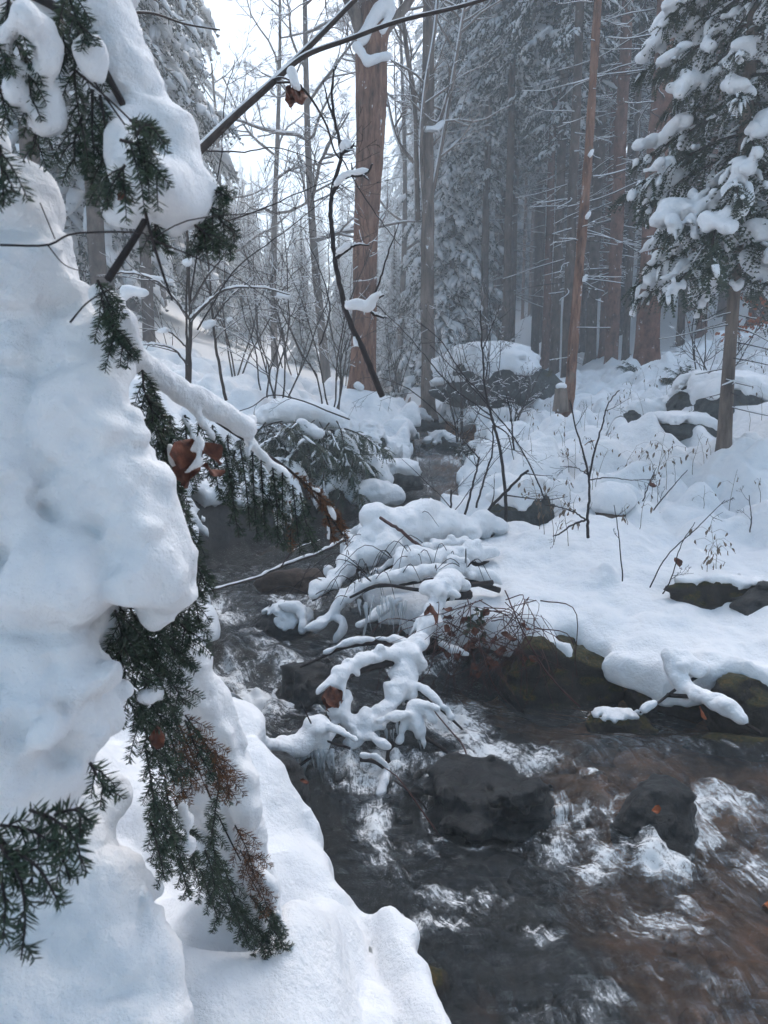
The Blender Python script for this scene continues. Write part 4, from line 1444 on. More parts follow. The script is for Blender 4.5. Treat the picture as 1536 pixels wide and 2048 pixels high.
# misty many-limbed trees filling the sky gap
def bare_tree(px, y, top, r, label, seed, limbs, mat='bark_grey', lean=0, group=None, kids=(6, 6, 5), Lk=1.0, z0=.35, snow=.95, smin=.006):
    b = base_on_snow(px, y, .1)
    t = thing("bare_tree", label, "tree", b, group, True)
    rng = np.random.RandomState(seed)
    w, s = MB(), MB()
    H = top - b[2]
    n = 16
    zz = np.linspace(0, 1, n)
    P = np.stack([b[0] + lean * zz * H + .12 * np.sin(zz * 5 + seed) * H * .08, b[1] + .1 * np.sin(zz * 4), b[2] - .1 + zz * H], 1)
    rad = r * np.linspace(1, .25, n)
    tm = MB()
    tube(tm, P, rad, 9)
    tm.build("trunk", M[mat], t)
    for k in range(limbs):
        f = z0 + (1 - z0) * (k + rng.uniform()) / limbs
        i = min(int(f * (n - 1)), n - 2)
        az = k * 2.4 + rng.uniform(-.4, .4)
        grow(w, s, P[i], np.array([math.cos(az), math.sin(az), rng.uniform(.25, .9)]), H * .34 * Lk * (1.15 - .7 * f) * rng.uniform(.7, 1.2), rad[i] * .55, 0, rng, .1, kids, .8, snow, .52, .14, .003, 1.0, smin)
    w.build("branch", M[mat], t)
    s.build("branch_snow", M['snow_far'], t)
    return t
bare_tree(655, 19, 13.5, .13, "slender grey tree left of the brown trunk, its twigs spread over the sky", 411, 13, lean=-.045)
bare_tree(560, 24, 15, .12, "hazy bare tree with drooping snowy limbs in the middle of the sky gap", 412, 11, lean=.02, Lk=1.1)
bare_tree(455, 27, 13, .12, "faint bare tree beside the tall hazy spruces at the sky gap's left", 413, 9, Lk=1.2)
bare_tree(800, 26, 16, .12, "faint bare tree showing between the brown and the pale trunk", 414, 9)

# thin leaning tree, cut stub at its foot
y = 9.9
base = at(1128, 850, y)
t = thing("leaning_tree", "thin leaning brown trunk with a rust-coloured foot on the snowy slope", "tree", base, None, True)
mt = MB()
tP = spline([at(1118, 868, y), at(1128, 845, y), at(1138, 800, y), at(1143, 740, y), at(1150, 640, y), at(1163, 480, y), at(1176, 320, y), at(1186, 160, y), at(1196, 0, y), at(1215, -250, y)], 44)
tube(mt, tP, np.interp(np.linspace(0, 1, 44), [0, .05, .2, 1], [.105, .078, .074, .045]) * (1 + .06 * np.random.RandomState(4).normal(size=44)), 10)
mt.build("trunk", M['bark_main'], t)
w, s = dead_wood(307, .06, 2.0, 8.0, 26, .5, .5)
for m_, nm, mm in ((w, "dead_wood", 'twig'), (s, "twig_snow", 'snow_far')):
    V, T_, Q_ = m_.arrays()
    V = V + np.array([0, y, 0]) + np.stack([np.interp(V[:, 2], tP[:, 2], tP[:, 0]), 0 * V[:, 0], 0 * V[:, 0]], 1)
    MB().add(V, T_, Q_).build(nm, M[mm], t)
st_ = MB()
tube(st_, [at(1112, 868, y - .1), at(1117, 820, y - .1)], [.05, .04], 8)
st_.build("rust_stub", M['leaf'], t)
ff = Field(at(1180, 300, y) - (1, .3, 3.5), at(1180, 0, y) + (.5, .3, .2), .03)
for q in [(1172, 434), (1178, 310), (1185, 150), (1166, 560)]:
    c = at(q[0] + 2, q[1], y - .07)
    ff.capsule(c, c + (.03, 0, .05), .035, .03, .03)
fm = MB()
ff.to(fm)
build_islands(fm, "snow_patch", M['snow'], t)

# small cut stump beside it, and the log end under its snow pillow
def stump(name, label, c, r, h, cap, mat, seed, tilt=(0, 0)):
    t = thing(name, label, "stump", c, None, True)
    a = MB()
    P = np.array([[c[0] + tilt[0] * q, c[1] + tilt[1] * q, c[2] + h * q] for q in np.linspace(-.3, 1, 7)])
    tube(a, P, r * np.linspace(1.25, .95, 7), 16)
    V, T_, Q_ = a.arrays()
    V = V + (.10 * r * npts(V * (1, 1, .3), 3 / r * .3, seed))[:, None] * np.array([1, 1, 0]) + .03 * r * npts(V, 6 / r * .4, seed + 1)[:, None]
    MB().add(V, T_, Q_).build("wood", M[mat], t)
    f = Field(P[-1] - np.array([r * 2, r * 2, r * 1.2]), P[-1] + np.array([r * 2, r * 2, cap * 2.2]), max(.008, r / 11))
    for k in range(5):
        a_ = k * 1.26
        f.capsule(P[-1] + (math.cos(a_) * r * .45, math.sin(a_) * r * .4, cap * .55), P[-1] + (0, 0, cap * .6), cap * .62, cap * .7, cap * .4, .9)
    f.noise(cap * .07, 3 / cap * .5, seed)
    m_ = MB()
    f.to(m_)
    m_.build("snow_cap", M['snow'], t)
stump("cut_stump", "little cut stump with a white cap beside the leaning trunk's foot", at(1121, 812, 9.6), .085, .22, .06, 'bark_grey', 5)
stump("log_stump", "broken log end under a thick round snow pillow in the middle of the bank", at(1222, 1062, 4.95), .13, .13, .15, 'bark_spruce', 6)

# ------------------------------------------------------------------ bare saplings, shrubs and hanging twigs
def twig_tree(name, label, stems, mat, cat="sapling", group=None, side=0, seed=0, snow=True, slen=.25, leaf=None, sides=5, snowk=.8, smin=.0):
    """stems: list of (photo polyline, r0 px, r1 px); the first one's first point is the foot"""
    f0 = stems[0][0][0]
    t = thing(name, label, cat, at(*f0), group, True)
    rng = np.random.RandomState(seed)
    w, s = MB(), MB()
    for pts, r0, r1 in stems:
        n = max(8, 5 * len(pts))
        P = pl(pts, n)
        P = P + rng.normal(size=P.shape) * pxr(.6, pts[0][2])
        dep = np.array([np.interp(q, np.linspace(0, 1, len(pts)), [p_[2] for p_ in pts]) for q in np.linspace(0, 1, n)])
        rad = np.linspace(r0, r1, n) * dep / F_PX
        tube(w, P, rad, sides)
        if snow:
            T = np.gradient(P, axis=0)
            T /= np.linalg.norm(T, axis=1)[:, None]
            hz = np.sqrt(1 - np.clip(T[:, 2], -1, 1) ** 2)
            sr = np.maximum(rad * snowk, smin) * np.clip((hz - .45) * 2.2, .02, 1) * (1 + .3 * rng.normal(size=n)).clip(.2, 2)
            tube(s, P + np.stack([0 * sr, 0 * sr, rad * .7 + sr * .5], 1), sr, 5)
        for k in range(side):
            i = rng.randint(n // 4, n - 1)
            d = P[min(i + 1, n - 1)] - P[i - 1]
            d /= np.linalg.norm(d) + 1e-9
            sd = np.cross(d, rng.normal(size=3))
            sd /= np.linalg.norm(sd) + 1e-9
            grow(w, s if snow else MB(), P[i], d * .7 + sd * .8, slen * rng.uniform(.4, 1.2), max(rad[i] * .5, .0012), 2, rng, .1, (0, 0, 3, 2), .7, .6 if snow else 0, .5, .14, .0009, .9, .0015)
    w.build("stem", M[mat], t)
    if snow:
        s.build("twig_snow", M['snow'], t)
    return t
# leaves -----------------------------------------------------
def leaf_mesh(L, W, curl, seed, fold=.3):
    rng = np.random.RandomState(seed)
    nu, nv = 9, 7
    u = np.linspace(0, 1, nu)
    v = np.linspace(-1, 1, nv)
    wd = W * np.sin(np.pi * u ** .8) ** .8 * (1 + .10 * np.sin(u * 19 + seed))
    wd[0] = wd[-1] = .001
    U, Vv = np.meshgrid(u, v, indexing='ij')
    Xx = Vv * wd[:, None] * .5
    Z = np.abs(Xx) * (fold + .35) + .34 * W * np.sin(U * 5 + Vv * 2 + seed) * np.abs(Vv)
    A = curl * U
    Yy = L * np.where(abs(curl) > 1e-3, np.sin(A) / (curl if abs(curl) > 1e-3 else 1), U)
    Zz = L * (1 - np.cos(A)) / (curl if abs(curl) > 1e-3 else 1) + Z
    V = np.stack([Xx, Yy, Zz], -1).reshape(-1, 3)
    i = np.arange(nu - 1)[:, None] * nv + np.arange(nv - 1)[None]
    return V, np.stack([i, i + 1, i + nv + 1, i + nv], -1).reshape(-1, 4)

def add_leaf(mb, pos, tip_dir, L, W, curl, seed, spin=0.0):
    V, Q = leaf_mesh(L, W, curl, seed)
    y = np.asarray(tip_dir, float)
    y /= np.linalg.norm(y)
    x = np.cross(y, [0.02, -1.0, .05])
    x /= np.linalg.norm(x)
    z = np.cross(x, y)
    c, s = math.cos(spin), math.sin(spin)
    x2, z2 = x * c + z * s, z * c - x * s
    mb.add(np.asarray(pos) + V[:, :1] * x2 + V[:, 1:2] * y + V[:, 2:] * z2, None, Q)

def leaf_cluster(label, px, py, y, spec, mat='leaf', name="dead_leaf", snow=None):
    """spec: (dx px, dy px, length px, width px, direction degrees (0 = down), spin)"""
    p = at(px, py, y)
    t = thing(name, label, "leaf", p, None, True)
    for k, (dx, dy, L, W, a, sp) in enumerate(spec):
        m_ = MB()
        q = at(px + dx, py + dy, y)
        add_leaf(m_, q, (math.sin(R(a)), -.15, -math.cos(R(a))), pxr(L, y), pxr(W, y), .9, k * 3 + 1 + int(px), sp)
        m_.build("blade", M[mat], t)
    if snow:
        f = Field(p - .09 * np.ones(3), p + .09 * np.ones(3), .004)
        for a, b_, r in snow:
            f.capsule(at(*a), at(*b_), pxr(r, y), pxr(r, y) * .7, .01)
        f.noise(.0015, 60, 3)
        m_ = MB()
        f.to(m_)
        m_.build("leaf_snow", M['snow_close'], t)
    return t

leaf_cluster("large curled red-brown leaves with snow caught on the near bough", 385, 885, 1.2,
             [(0, -8, 75, 62, -20, .2), (-8, 38, 62, 58, 12, -.3), (22, 2, 62, 40, 20, 1.0), (20, 45, 48, 30, 38, 1.3)], snow=[((402, 885, 1.18), (398, 925, 1.17), 7), ((398, 925, 1.17), (372, 945, 1.17), 6), ((385, 900, 1.18), (400, 870, 1.18), 5)])
leaf_cluster("brown leaf dangling from the slanting branch under a dab of snow", 588, 165, 2.3, [(0, 0, 62, 34, 12, .4), (-8, 5, 36, 16, -25, 1.0), (4, 12, 54, 26, 4, -.5)],
             snow=[((583, 145, 2.27), (590, 170, 2.26), 9), ((583, 140, 2.27), (598, 178, 2.26), 6)])
leaf_cluster("crumpled red-brown leaf cluster on the snowy branch over the stream", 660, 1372, 2.82, [(0, 0, 46, 34, 10, .2), (8, 4, 36, 26, 50, -.5), (-6, 8, 44, 24, -18, .8), (2, 20, 30, 26, 24, .4)])
leaf_cluster("single oval red leaf hanging beside the snow-topped stem", 860, 1207, 3.32, [(0, 0, 50, 26, -6, .3)])
leaf_cluster("small red leaf tucked in the near green sprigs", 313, 1452, 1.1, [(0, 0, 50, 30, -4, .5)])
leaf_cluster("curled brown leaf under the upper near bough", 235, 395, 1.0, [(0, 0, 45, 24, 60, .5)])
leaf_cluster("little red-brown leaf on the leaning stalk by the bank's right part", 1352, 1115, 3.6, [(0, 0, 26, 14, 5, .3)])
leaf_cluster("dark curled leaf on the short stalk in the open snow", 1299, 960, 4.6, [(0, 0, 18, 14, 5, .6)])
leaf_cluster("orange leaf stuck on the rounded stone in the rapids", 1312, 1614, 2.19, [(-9, 8, 22, 16, 96, 1.0)], mat='leaf_orange')
leaf_cluster("orange-red leaf drifting at the picture's right edge", 1532, 1812, 1.98, [(-8, 0, 34, 26, 70, 1.2)], mat='leaf_orange')
leaf_cluster("torn brown leaves on top of the broad wet rock", 900, 1555, 2.58, [(-30, 8, 66, 24, 82, 1.2), (20, -8, 36, 20, 120, .9), (46, 20, 18, 14, 30, .4)], mat='leaf')
leaf_cluster("small rust leaf below the snowy branch by the right bank", 1399, 1412, 2.85, [(0, 0, 30, 10, 5, .4)], mat='leaf_orange')
leaf_cluster("red leaves lying at the bramble tangle's edge", 1002, 1265, 3.3, [(0, 0, 36, 18, 50, .6), (-14, 38, 30, 16, 80, .9), (46, 45, 24, 16, -20, .5), (-60, 60, 22, 12, 30, .4)])
leaf_cluster("brown leaves frozen under the near bank's ice fringe", 600, 1560, 2.3, [(0, 0, 22, 12, 60, .9), (-60, 96, 34, 16, 60, 1.2)], mat='leaf')

# slanting limb that crosses the top, with its hanging dark branch
y0 = 2.3
tt = thing("slanting_limb", "bare limb slanting up across the sky with a fine fork", "branch", at(398, 300, 2.1), None, True)
w, s = MB(), MB()
for pts, r0, r1 in [([(330, 372, 2.0), (400, 300, 2.1), (470, 232, 2.2), (545, 165, 2.3), (620, 92, 2.4), (700, 10, 2.5), (760, -50, 2.6)], 8.5, 4), ([(548, 163, 2.3), (610, 112, 2.35), (700, 78, 2.4), (800, 42, 2.45), (950, 5, 2.5), (1100, -50, 2.55)], 5, 3),
                    ([(548, 165, 2.3), (600, 172, 2.3), (648, 240, 2.3), (668, 300, 2.3), (682, 320, 2.3)], 2.2, 1.6), ([(545, 160, 2.3), (560, 155, 2.28), (578, 160, 2.27), (590, 170, 2.27)], 2, 1.2), ([(225, 30, 1.9), (300, 26, 2.0), (370, 48, 2.1), (440, 60, 2.1)], 2.4, 1.2)]:
    P = pl(pts)
    rad = np.linspace(r0, r1, len(P)) * 2.3 / F_PX
    tube(w, P, rad, 8)
    tube(s, P + np.stack([-rad * .3, -rad * .25, rad * .75], 1), rad * .5, 5)
w.build("stem", M['twig'], tt)
s.build("twig_snow", M['snow'], tt)

hang_t = twig_tree("hanging_branch", "long dark curved branch dangling before the thick brown trunk", [
    ([(765, 792, 2.45), (745, 745, 2.42), (722, 690, 2.4), (698, 640, 2.38), (680, 575, 2.36), (668, 500, 2.34), (662, 430, 2.33), (664, 385, 2.32), (680, 325, 2.31), (682, 300, 2.3), (670, 240, 2.3), (664, 190, 2.3), (668, 140, 2.3)], 6.5, 2),
    ([(668, 140, 2.3), (676, 128, 2.3)], 2, 1), ([(670, 245, 2.3), (655, 200, 2.3), (647, 162, 2.3)], 2.6, 1), ([(682, 308, 2.3), (700, 298, 2.29), (708, 285, 2.28)], 3.5, 1.2), ([(700, 298, 2.29), (690, 300, 2.28), (708, 302, 2.27)], 2, 1),
    ([(664, 390, 2.32), (680, 362, 2.3), (700, 352, 2.28), (730, 350, 2.26), (745, 328, 2.25)], 4.5, 1.6), ([(705, 350, 2.28), (703, 325, 2.28)], 2.5, 1), ([(728, 352, 2.26), (738, 360, 2.26)], 2.2, 1),
    ([(672, 517, 2.34), (695, 500, 2.32), (712, 490, 2.31), (738, 490, 2.3)], 3.5, 1.2), ([(690, 612, 2.37), (720, 615, 2.35), (745, 600, 2.33), (768, 590, 2.31)], 5, 1.6), ([(730, 612, 2.35), (750, 630, 2.34), (774, 636, 2.33)], 4, 1.5), ([(745, 600, 2.33), (760, 560, 2.32), (775, 510, 2.32), (798, 448, 2.32)], 2.4, 1.0),
    ([(684, 318, 2.31), (720, 380, 2.3), (760, 440, 2.3), (800, 490, 2.3)], 1.4, .8)],
    'dark_twig', "branch", seed=31, sides=7, snowk=1.0)
ff = Field(at(640, 660, 2.35) - (.05, .12, .05), at(780, 300, 2.3) + (.05, .12, .1), .0055)
for pts, r in [([(672, 372, 2.3), (690, 355, 2.29), (715, 349, 2.27), (735, 345, 2.26)], 5), ([(675, 508, 2.33), (698, 494, 2.31)], 4), ([(697, 615, 2.36), (715, 612, 2.345), (735, 618, 2.345), (745, 605, 2.33)], 8.5), ([(742, 604, 2.33), (760, 590, 2.32)], 4), ([(684, 298, 2.3), (697, 292, 2.29)], 6), ([(726, 740, 2.4), (708, 680, 2.385)], 3)]:
    P = pl(pts, 7)
    ff.path(P + (0, 0, .006), pxr(r, 2.3), .012)
ff.noise(.0025, 45, 7)
fm = MB()
ff.to(fm)
build_islands(fm, "snow_dab", M['snow'], hang_t, 20)

# sapling with white-lined limbs at left
y = 6.2
sap_t = twig_tree("snowy_sapling", "brown sapling with snow-lined spreading limbs behind the near bough", [
    ([(378, 790, y), (380, 700, y), (381, 640, y), (378, 560, y), (374, 470, y), (366, 380, y)], 4.5, 2), ([(372, 790, y), (374, 690, y), (372, 600, y), (376, 520, y)], 3, 1.5),
    ([(381, 640, y), (410, 610, y - .2), (450, 580, y - .3), (520, 575, y - .4), (580, 590, y - .4)], 3, 1.2), ([(380, 640, y), (350, 600, y), (310, 560, y), (250, 545, y + .2), (215, 555, y + .2)], 3, 1.2), ([(381, 610, y), (410, 560, y), (440, 520, y), (480, 470, y)], 2.5, 1),
    ([(378, 735, y), (350, 700, y), (320, 690, y), (285, 690, y)], 2.5, 1), ([(379, 700, y), (340, 665, y), (300, 660, y)], 2.5, 1), ([(452, 800, 6.5), (436, 720, 6.4), (426, 640, 6.3), (420, 560, 6.3), (412, 480, 6.3)], 3.4, 1.5), ([(426, 640, 6.3), (455, 600, 6.3), (500, 560, 6.2)], 2, 1)],
    'twig', side=5, seed=33, slen=.5, smin=.006, snowk=1.1)
ff = Field(at(225, 720, 6.3) - (.1, .5, .1), at(600, 480, 6) + (.3, .6, .2), .02)
for (a, b_, r) in [((255, 580), (285, 585), 14), ((375, 525), (378, 520), 10), ((415, 650), (425, 645), 11), ((330, 660), (320, 662), 9), ((560, 590), (575, 592), 9), ((240, 600), (255, 590), 10), ((345, 562), (300, 552), 6), ((460, 638), (455, 640), 7)]:
    ff.capsule(at(*a, 6.15), at(*b_, 6.15), pxr(r, 6.1), pxr(r, 6.1) * .8, .04, .75)
ff.noise(.008, 14, 8)
fm = MB()
ff.to(fm)
build_islands(fm, "snow_clump", M['snow'], sap_t, 20)

# thin saplings on the open bank
twig_tree("forked_sapling", "thin dark sapling forking into a wide V above the open bank", [
    ([(818, 1000 + 80, 4.2), (1180, 1030, 4.2)], .01, .01)][:0] + [
    ([(1176, 1075, 4.15), (1175, 1040, 4.15), (1178, 1000, 4.15), (1178, 955, 4.15), (1165, 900, 4.15), (1150, 850, 4.15), (1140, 800, 4.15)], 3.4, 1.2),
    ([(1178, 955, 4.15), (1190, 900, 4.15), (1205, 850, 4.15), (1215, 810, 4.15), (1240, 780, 4.2)], 2.4, 1), ([(1172, 1040, 4.15), (1150, 1025, 4.1), (1120, 1015, 4.05), (1090, 1010, 4.0)], 2, .8), ([(1170, 1040, 4.15), (1145, 1050, 4.1), (1118, 1068, 4.05), (1105, 1072, 4.0)], 2.4, 1.2),
    ([(1178, 960, 4.15), (1220, 955, 4.2), (1260, 960, 4.25), (1310, 958, 4.3)], 1.4, .6), ([(1178, 950, 4.15), (1150, 935, 4.15), (1120, 932, 4.15)], 1.2, .6)], 'dark_twig', side=2, seed=34, slen=.16, snow=False)
y = 5.0
twig_tree("stem_clump", "clump of dark bare stems rising from the bank left of its middle", [
    ([(1012, 1045, y), (1010, 980, y), (1000, 900, y), (988, 850, y), (972, 790, y), (965, 700, y), (960, 620, y)], 4, 1.5), ([(920, 1062, 4.9), (935, 1010, 4.9), (950, 950, 4.9), (958, 915, 4.9)], 3, 1.6), ([(952, 1015, 5.0), (968, 960, 5.0), (985, 900, 5.0), (985, 850, 5)], 2.4, 1.4),
    ([(945, 1060, 4.8), (985, 1010, 4.7), (1020, 975, 4.65), (1055, 940, 4.6)], 3.6, 2.6), ([(988, 850, y), (1015, 870, y), (1028, 920, y)], 1.8, .8), ([(972, 800, y), (920, 740, y), (880, 680, y), (830, 640, y)], 1.8, .8), ([(900, 1075, 4.8), (902, 1030, 4.8), (903, 980, 4.8)], 2.4, 2),
    ([(1028, 900, y), (1020, 820, y), (1012, 790, y)], 2, 1), ([(965, 700, y), (985, 650, y), (1000, 610, y)], 1.4, .7), ([(980, 830, y), (900, 770, y), (840, 700, y), (800, 655, y), (740, 600, y)], 1.6, .6)], 'dark_twig', side=3, seed=35, slen=.4, snow=False)
twig_tree("leaning_stick", "reddish leaning stick by the arching snowy branch", [([(760, 1035, 4.3), (800, 1060, 4.2), (830, 1085, 4.15), (857, 1106, 4.1)], 3.4, 4)], 'red_stem', "stick", seed=36, snow=False)
twig_tree("fallen_twig", "long thin twig lying from the bank across the stream's pool", [([(690, 1080, 4.5), (640, 1105, 4.3), (560, 1135, 4.1), (500, 1160, 3.9), (405, 1184, 3.6)], 3.4, 2.4), ([(560, 1135, 4.1), (590, 1100, 4.1), (640, 1080, 4.2)], 1.6, 1)], 'twig', "stick", seed=37, snowk=.8)
for k, (pts, lab) in enumerate([
        ([(1245, 1162, 3.7), (1240, 1100, 3.7), (1235, 1050, 3.7), (1228, 1010, 3.7)], "upright hair-thin twig in the smooth snow right of the stump"),
        ([(1300, 1175, 3.5), (1335, 1110, 3.6), (1400, 1050, 3.7), (1450, 1000, 3.8)], "arching dry stalk with hanging seed leaves above the mossy ledge"),
        ([(1325, 1188, 3.5), (1345, 1150, 3.55), (1362, 1090, 3.6), (1390, 1045, 3.65)], "steeper stalk beside the arching one above the mossy ledge"),
        ([(1307, 1020, 4.6), (1340, 980, 4.7), (1375, 940, 4.8)], "leaning straw-thin stalk in the open snow right of the stump"),
        ([(1286, 1003, 4.7), (1295, 975, 4.7), (1312, 935, 4.7)], "short stalk carrying a dark curled leaf"),
        ([(1440, 930, 6.3), (1470, 905, 6.2), (1510, 908, 6.1)], "bent twig in the snow right of the thin fir stem"),
        ([(1500, 1065, 4.4), (1502, 1030, 4.4), (1498, 990, 4.4)], "single upright stalk near the right edge of the snow")]):
    w = twig_tree("dry_stalk", lab, [(pts, 1.5, .7)], 'dark_twig', "stalk", seed=40 + k, side=2, slen=.12, snow=False)

# hanging seed leaves
rng = np.random.RandomState(50)
lm = [MB() for _ in range(3)]
for k in range(3):
    V, Q = leaf_mesh(.035 + .006 * k, .014, .5, 70 + k)
    lm[k].add(V, None, Q)
LEAFM = [m_.mesh("tan_leaf", M['leaf_tan']) for m_ in lm]
def dry_plant(px, py, y, hpx, nl, label, group, seed):
    rng = np.random.RandomState(seed)
    b = base_on_snow(px, y, .03)
    t = thing("dry_plant", label, "plant", b, group)
    h = pxr(hpx, y)
    m_ = MB()
    lx = rng.uniform(-.25, .25) * h
    P = np.stack([np.array([lx * q * q, rng.normal() * .01, h * q * (1 - .12 * q)]) for q in np.linspace(0, 1, 7)])
    tube(m_, P, np.linspace(.0022, .001, 7), 4)
    for k in range(nl):
        i = rng.randint(3, 7)
        e = P[i] + np.array([rng.uniform(-.25, .25) * h, rng.normal() * .03, rng.uniform(-.02, .12) * h])
        tube(m_, [P[i], (P[i] + e) / 2 + (0, 0, .02), e], [.001, .0008, .0006], 3)
        lf = link("leaf", LEAFM[rng.randint(3)], t)
        lf.location = e
        lf.rotation_euler = (R(-90) + rng.uniform(-.4, .4), rng.uniform(-.5, .5), rng.uniform(0, 6.28))
        sc_ = rng.uniform(.6, 1.15)
        lf.scale = (sc_, sc_, sc_)
    m_.build("stem", M['stalk'], t)
for k in range(84):
    y = rng.uniform(4.4, 10.5)
    px = rng.uniform(1000, 1530)
    if stream_d(np.array([px_x(px, y)]), np.array([y]))[0] < .25:
        continue
    dry_plant(px, 0, y, rng.uniform(40, 110) * 6 / y, rng.randint(0, 6), "spindly dry plant on the %s slope, %s" % ("lower" if y < 6.2 else "upper", where(px)), "dry plants on the snowy slope", 600 + k)
for k, (px, y, h_, n) in enumerate([(1110, 4.3, 150, 12), (1140, 4.25, 120, 10), (1090, 4.4, 110, 9), (1300, 5.3, 130, 9), (1330, 5.4, 110, 8), (1420, 3.75, 150, 14), (1440, 3.8, 120, 10)]):
    dry_plant(px, 0, y, h_, n, "taller dry plant with many pale hanging leaves on the open bank" if k < 3 else ("tall dry plant with pale leaves uphill of the stump" if k < 5 else "tall dry plant with pale leaves above the mossy ledge"), "tall dry plants", 700 + k)

# marcescent orange beech at the right edge
y = 10.5
b = at(1500, 720, y)
t = thing("beech_sapling", "beech sapling holding orange leaves at the picture's right edge", "sapling", b, None, True)
w, lv = MB(), MB()
for pts in [[(1540, 700, y), (1520, 650, y), (1480, 655, y), (1455, 668, y)], [(1545, 720, y), (1530, 640, y), (1500, 600, y), (1480, 590, y)], [(1530, 660, y), (1545, 600, y), (1540, 560, y)], [(1476, 720, y), (1478, 660, y), (1472, 600, y), (1465, 550, y)], [(1388, 720, y), (1384, 660, y), (1390, 620, y), (1380, 580, y)]]:
    P = pl(pts, 16)
    tube(w, P, np.linspace(.01, .004, 16), 5)
    for k in range(46 if pts[0][0] > 1500 else 5):
        i = rng.randint(5, 16)
        q = P[i] + rng.normal(size=3) * (.07, .1, .045)
        add_leaf(lv, q, (rng.normal(), rng.normal(), -.4), .07, .04, .6, k, rng.uniform(0, 3))
w.build("stem", M['twig'], t)
lv.build("foliage", M['leaf_orange'], t)

# cut brush and brambles under the bank's lip
t = thing("bramble_tangle", "tangle of thin dark red bramble stems hanging under the bank's snow lip", "bramble", at(980, 1240, 3.5), None, True)
w = MB()
rng = np.random.RandomState(52)
for k in range(120):
    x0 = rng.uniform(850, 1090)
    y0 = rng.uniform(1195, 1300)
    d0 = rng.uniform(3.25, 3.55)
    x1 = x0 + rng.uniform(-160, 130)
    y1 = y0 + rng.uniform(30, 175)
    P = pl([(x0, y0, d0), ((x0 + x1) / 2 + rng.uniform(-50, 50), (y0 + y1) / 2 - rng.uniform(-20, 50), d0 - rng.uniform(.05, .2)), (x1, min(y1, 1425), d0 - rng.uniform(.05, .25))], 10)
    tube(w, P, np.linspace(1, .5, 10) * rng.uniform(.0012, .0034), 4)
w.build("stem", M['red_stem'], t)
lv = MB()
for k in range(26):
    q = at(rng.uniform(870, 1060), rng.uniform(1215, 1340), rng.uniform(3.25, 3.45))
    add_leaf(lv, q, (rng.normal(), -.3, -.6), .05, .03, .8, k, rng.uniform(0, 3))
lv.build("foliage", M['leaf'], t)
lv = MB()
for k in range(16):
    q = at(rng.uniform(930, 975), rng.uniform(1215, 1270), rng.uniform(3.3, 3.42))
    add_leaf(lv, q, (rng.normal(), -.3, -.3), .05, .03, .6, k, rng.uniform(0, 3))
lv.build("green_foliage", M['needle_near'], t)
for k, (pts, lab) in enumerate([
        ([(1160, 1415, 3.0), (1090, 1340, 3.1), (1040, 1250, 3.2), (1010, 1180, 3.3)], "thin bramble shoot arching from the bank down over the dark water"),
        ([(1000, 1690, 2.3), (960, 1600, 2.4), (930, 1500, 2.6), (900, 1460, 2.75), (850, 1400, 2.9)], "long straw-thin shoot trailing down before the broad wet rock"),
        ([(890, 1690, 2.3), (850, 1630, 2.4), (800, 1560, 2.5), (770, 1535, 2.6)], "dark twig with a rust tip hanging over the left of the broad wet rock")]):
    twig_tree("trailing_shoot", lab, [(pts, 2.2, 1.4)], 'red_stem', "twig", seed=80 + k, snow=False)

# fine twig screens: bare shrubs on the left bank and far right
for k, (px, y, h_, n, lab) in enumerate([(560, 8.8, 2.6, 6, "bare shrub with thin upright twigs on the left bank's snow mound"), (660, 9.4, 2.6, 6, "bare shrub of snowy twigs left of the brown trunk's foot"), (480, 10.5, 2.8, 4, "leafless shrub behind the snow-lined sapling"), (790, 15.5, 2.0, 5, "snowy bare shrub between the two broadleaf trunks"),
                               (950, 11.2, 2.0, 6, "twiggy shrub before the big boulder's left end"), (920, 9.9, 1.3, 6, "low twiggy shrub on the right bank by the little cascade"), (690, 14.5, 3.0, 4, "tall hazy shrub right behind the brown trunk"), (1395, 9.2, 1.6, 5, "thin shrub uphill between the fir stem and the slab"), (590, 14, 4.0, 4, "tall thin hazy shrub in the valley's middle"), (1010, 10.6, 1.2, 6, "low snowy shrub at the foot of the big boulder")]):
    b = base_on_snow(px, y, .05)
    t = thing("bare_shrub", lab, "shrub", b, None, True)
    rr = np.random.RandomState(900 + k)
    w, s = MB(), MB()
    for q in range(n):
        az = rr.uniform(0, 6.28)
        grow(w, s, b + (rr.normal() * .08, rr.normal() * .08, 0), np.array([math.cos(az) * .35, math.sin(az) * .35, 1]), h_ * rr.uniform(.55, 1.1), .008 + .003 * h_ * .5, 0, rr, .05, (6, 4, 2), .7, .4, .45, .13, .0022, 1.0, .005)
    w.build("stem", M['twig'], t)
    s.build("twig_snow", M['snow_far'], t)

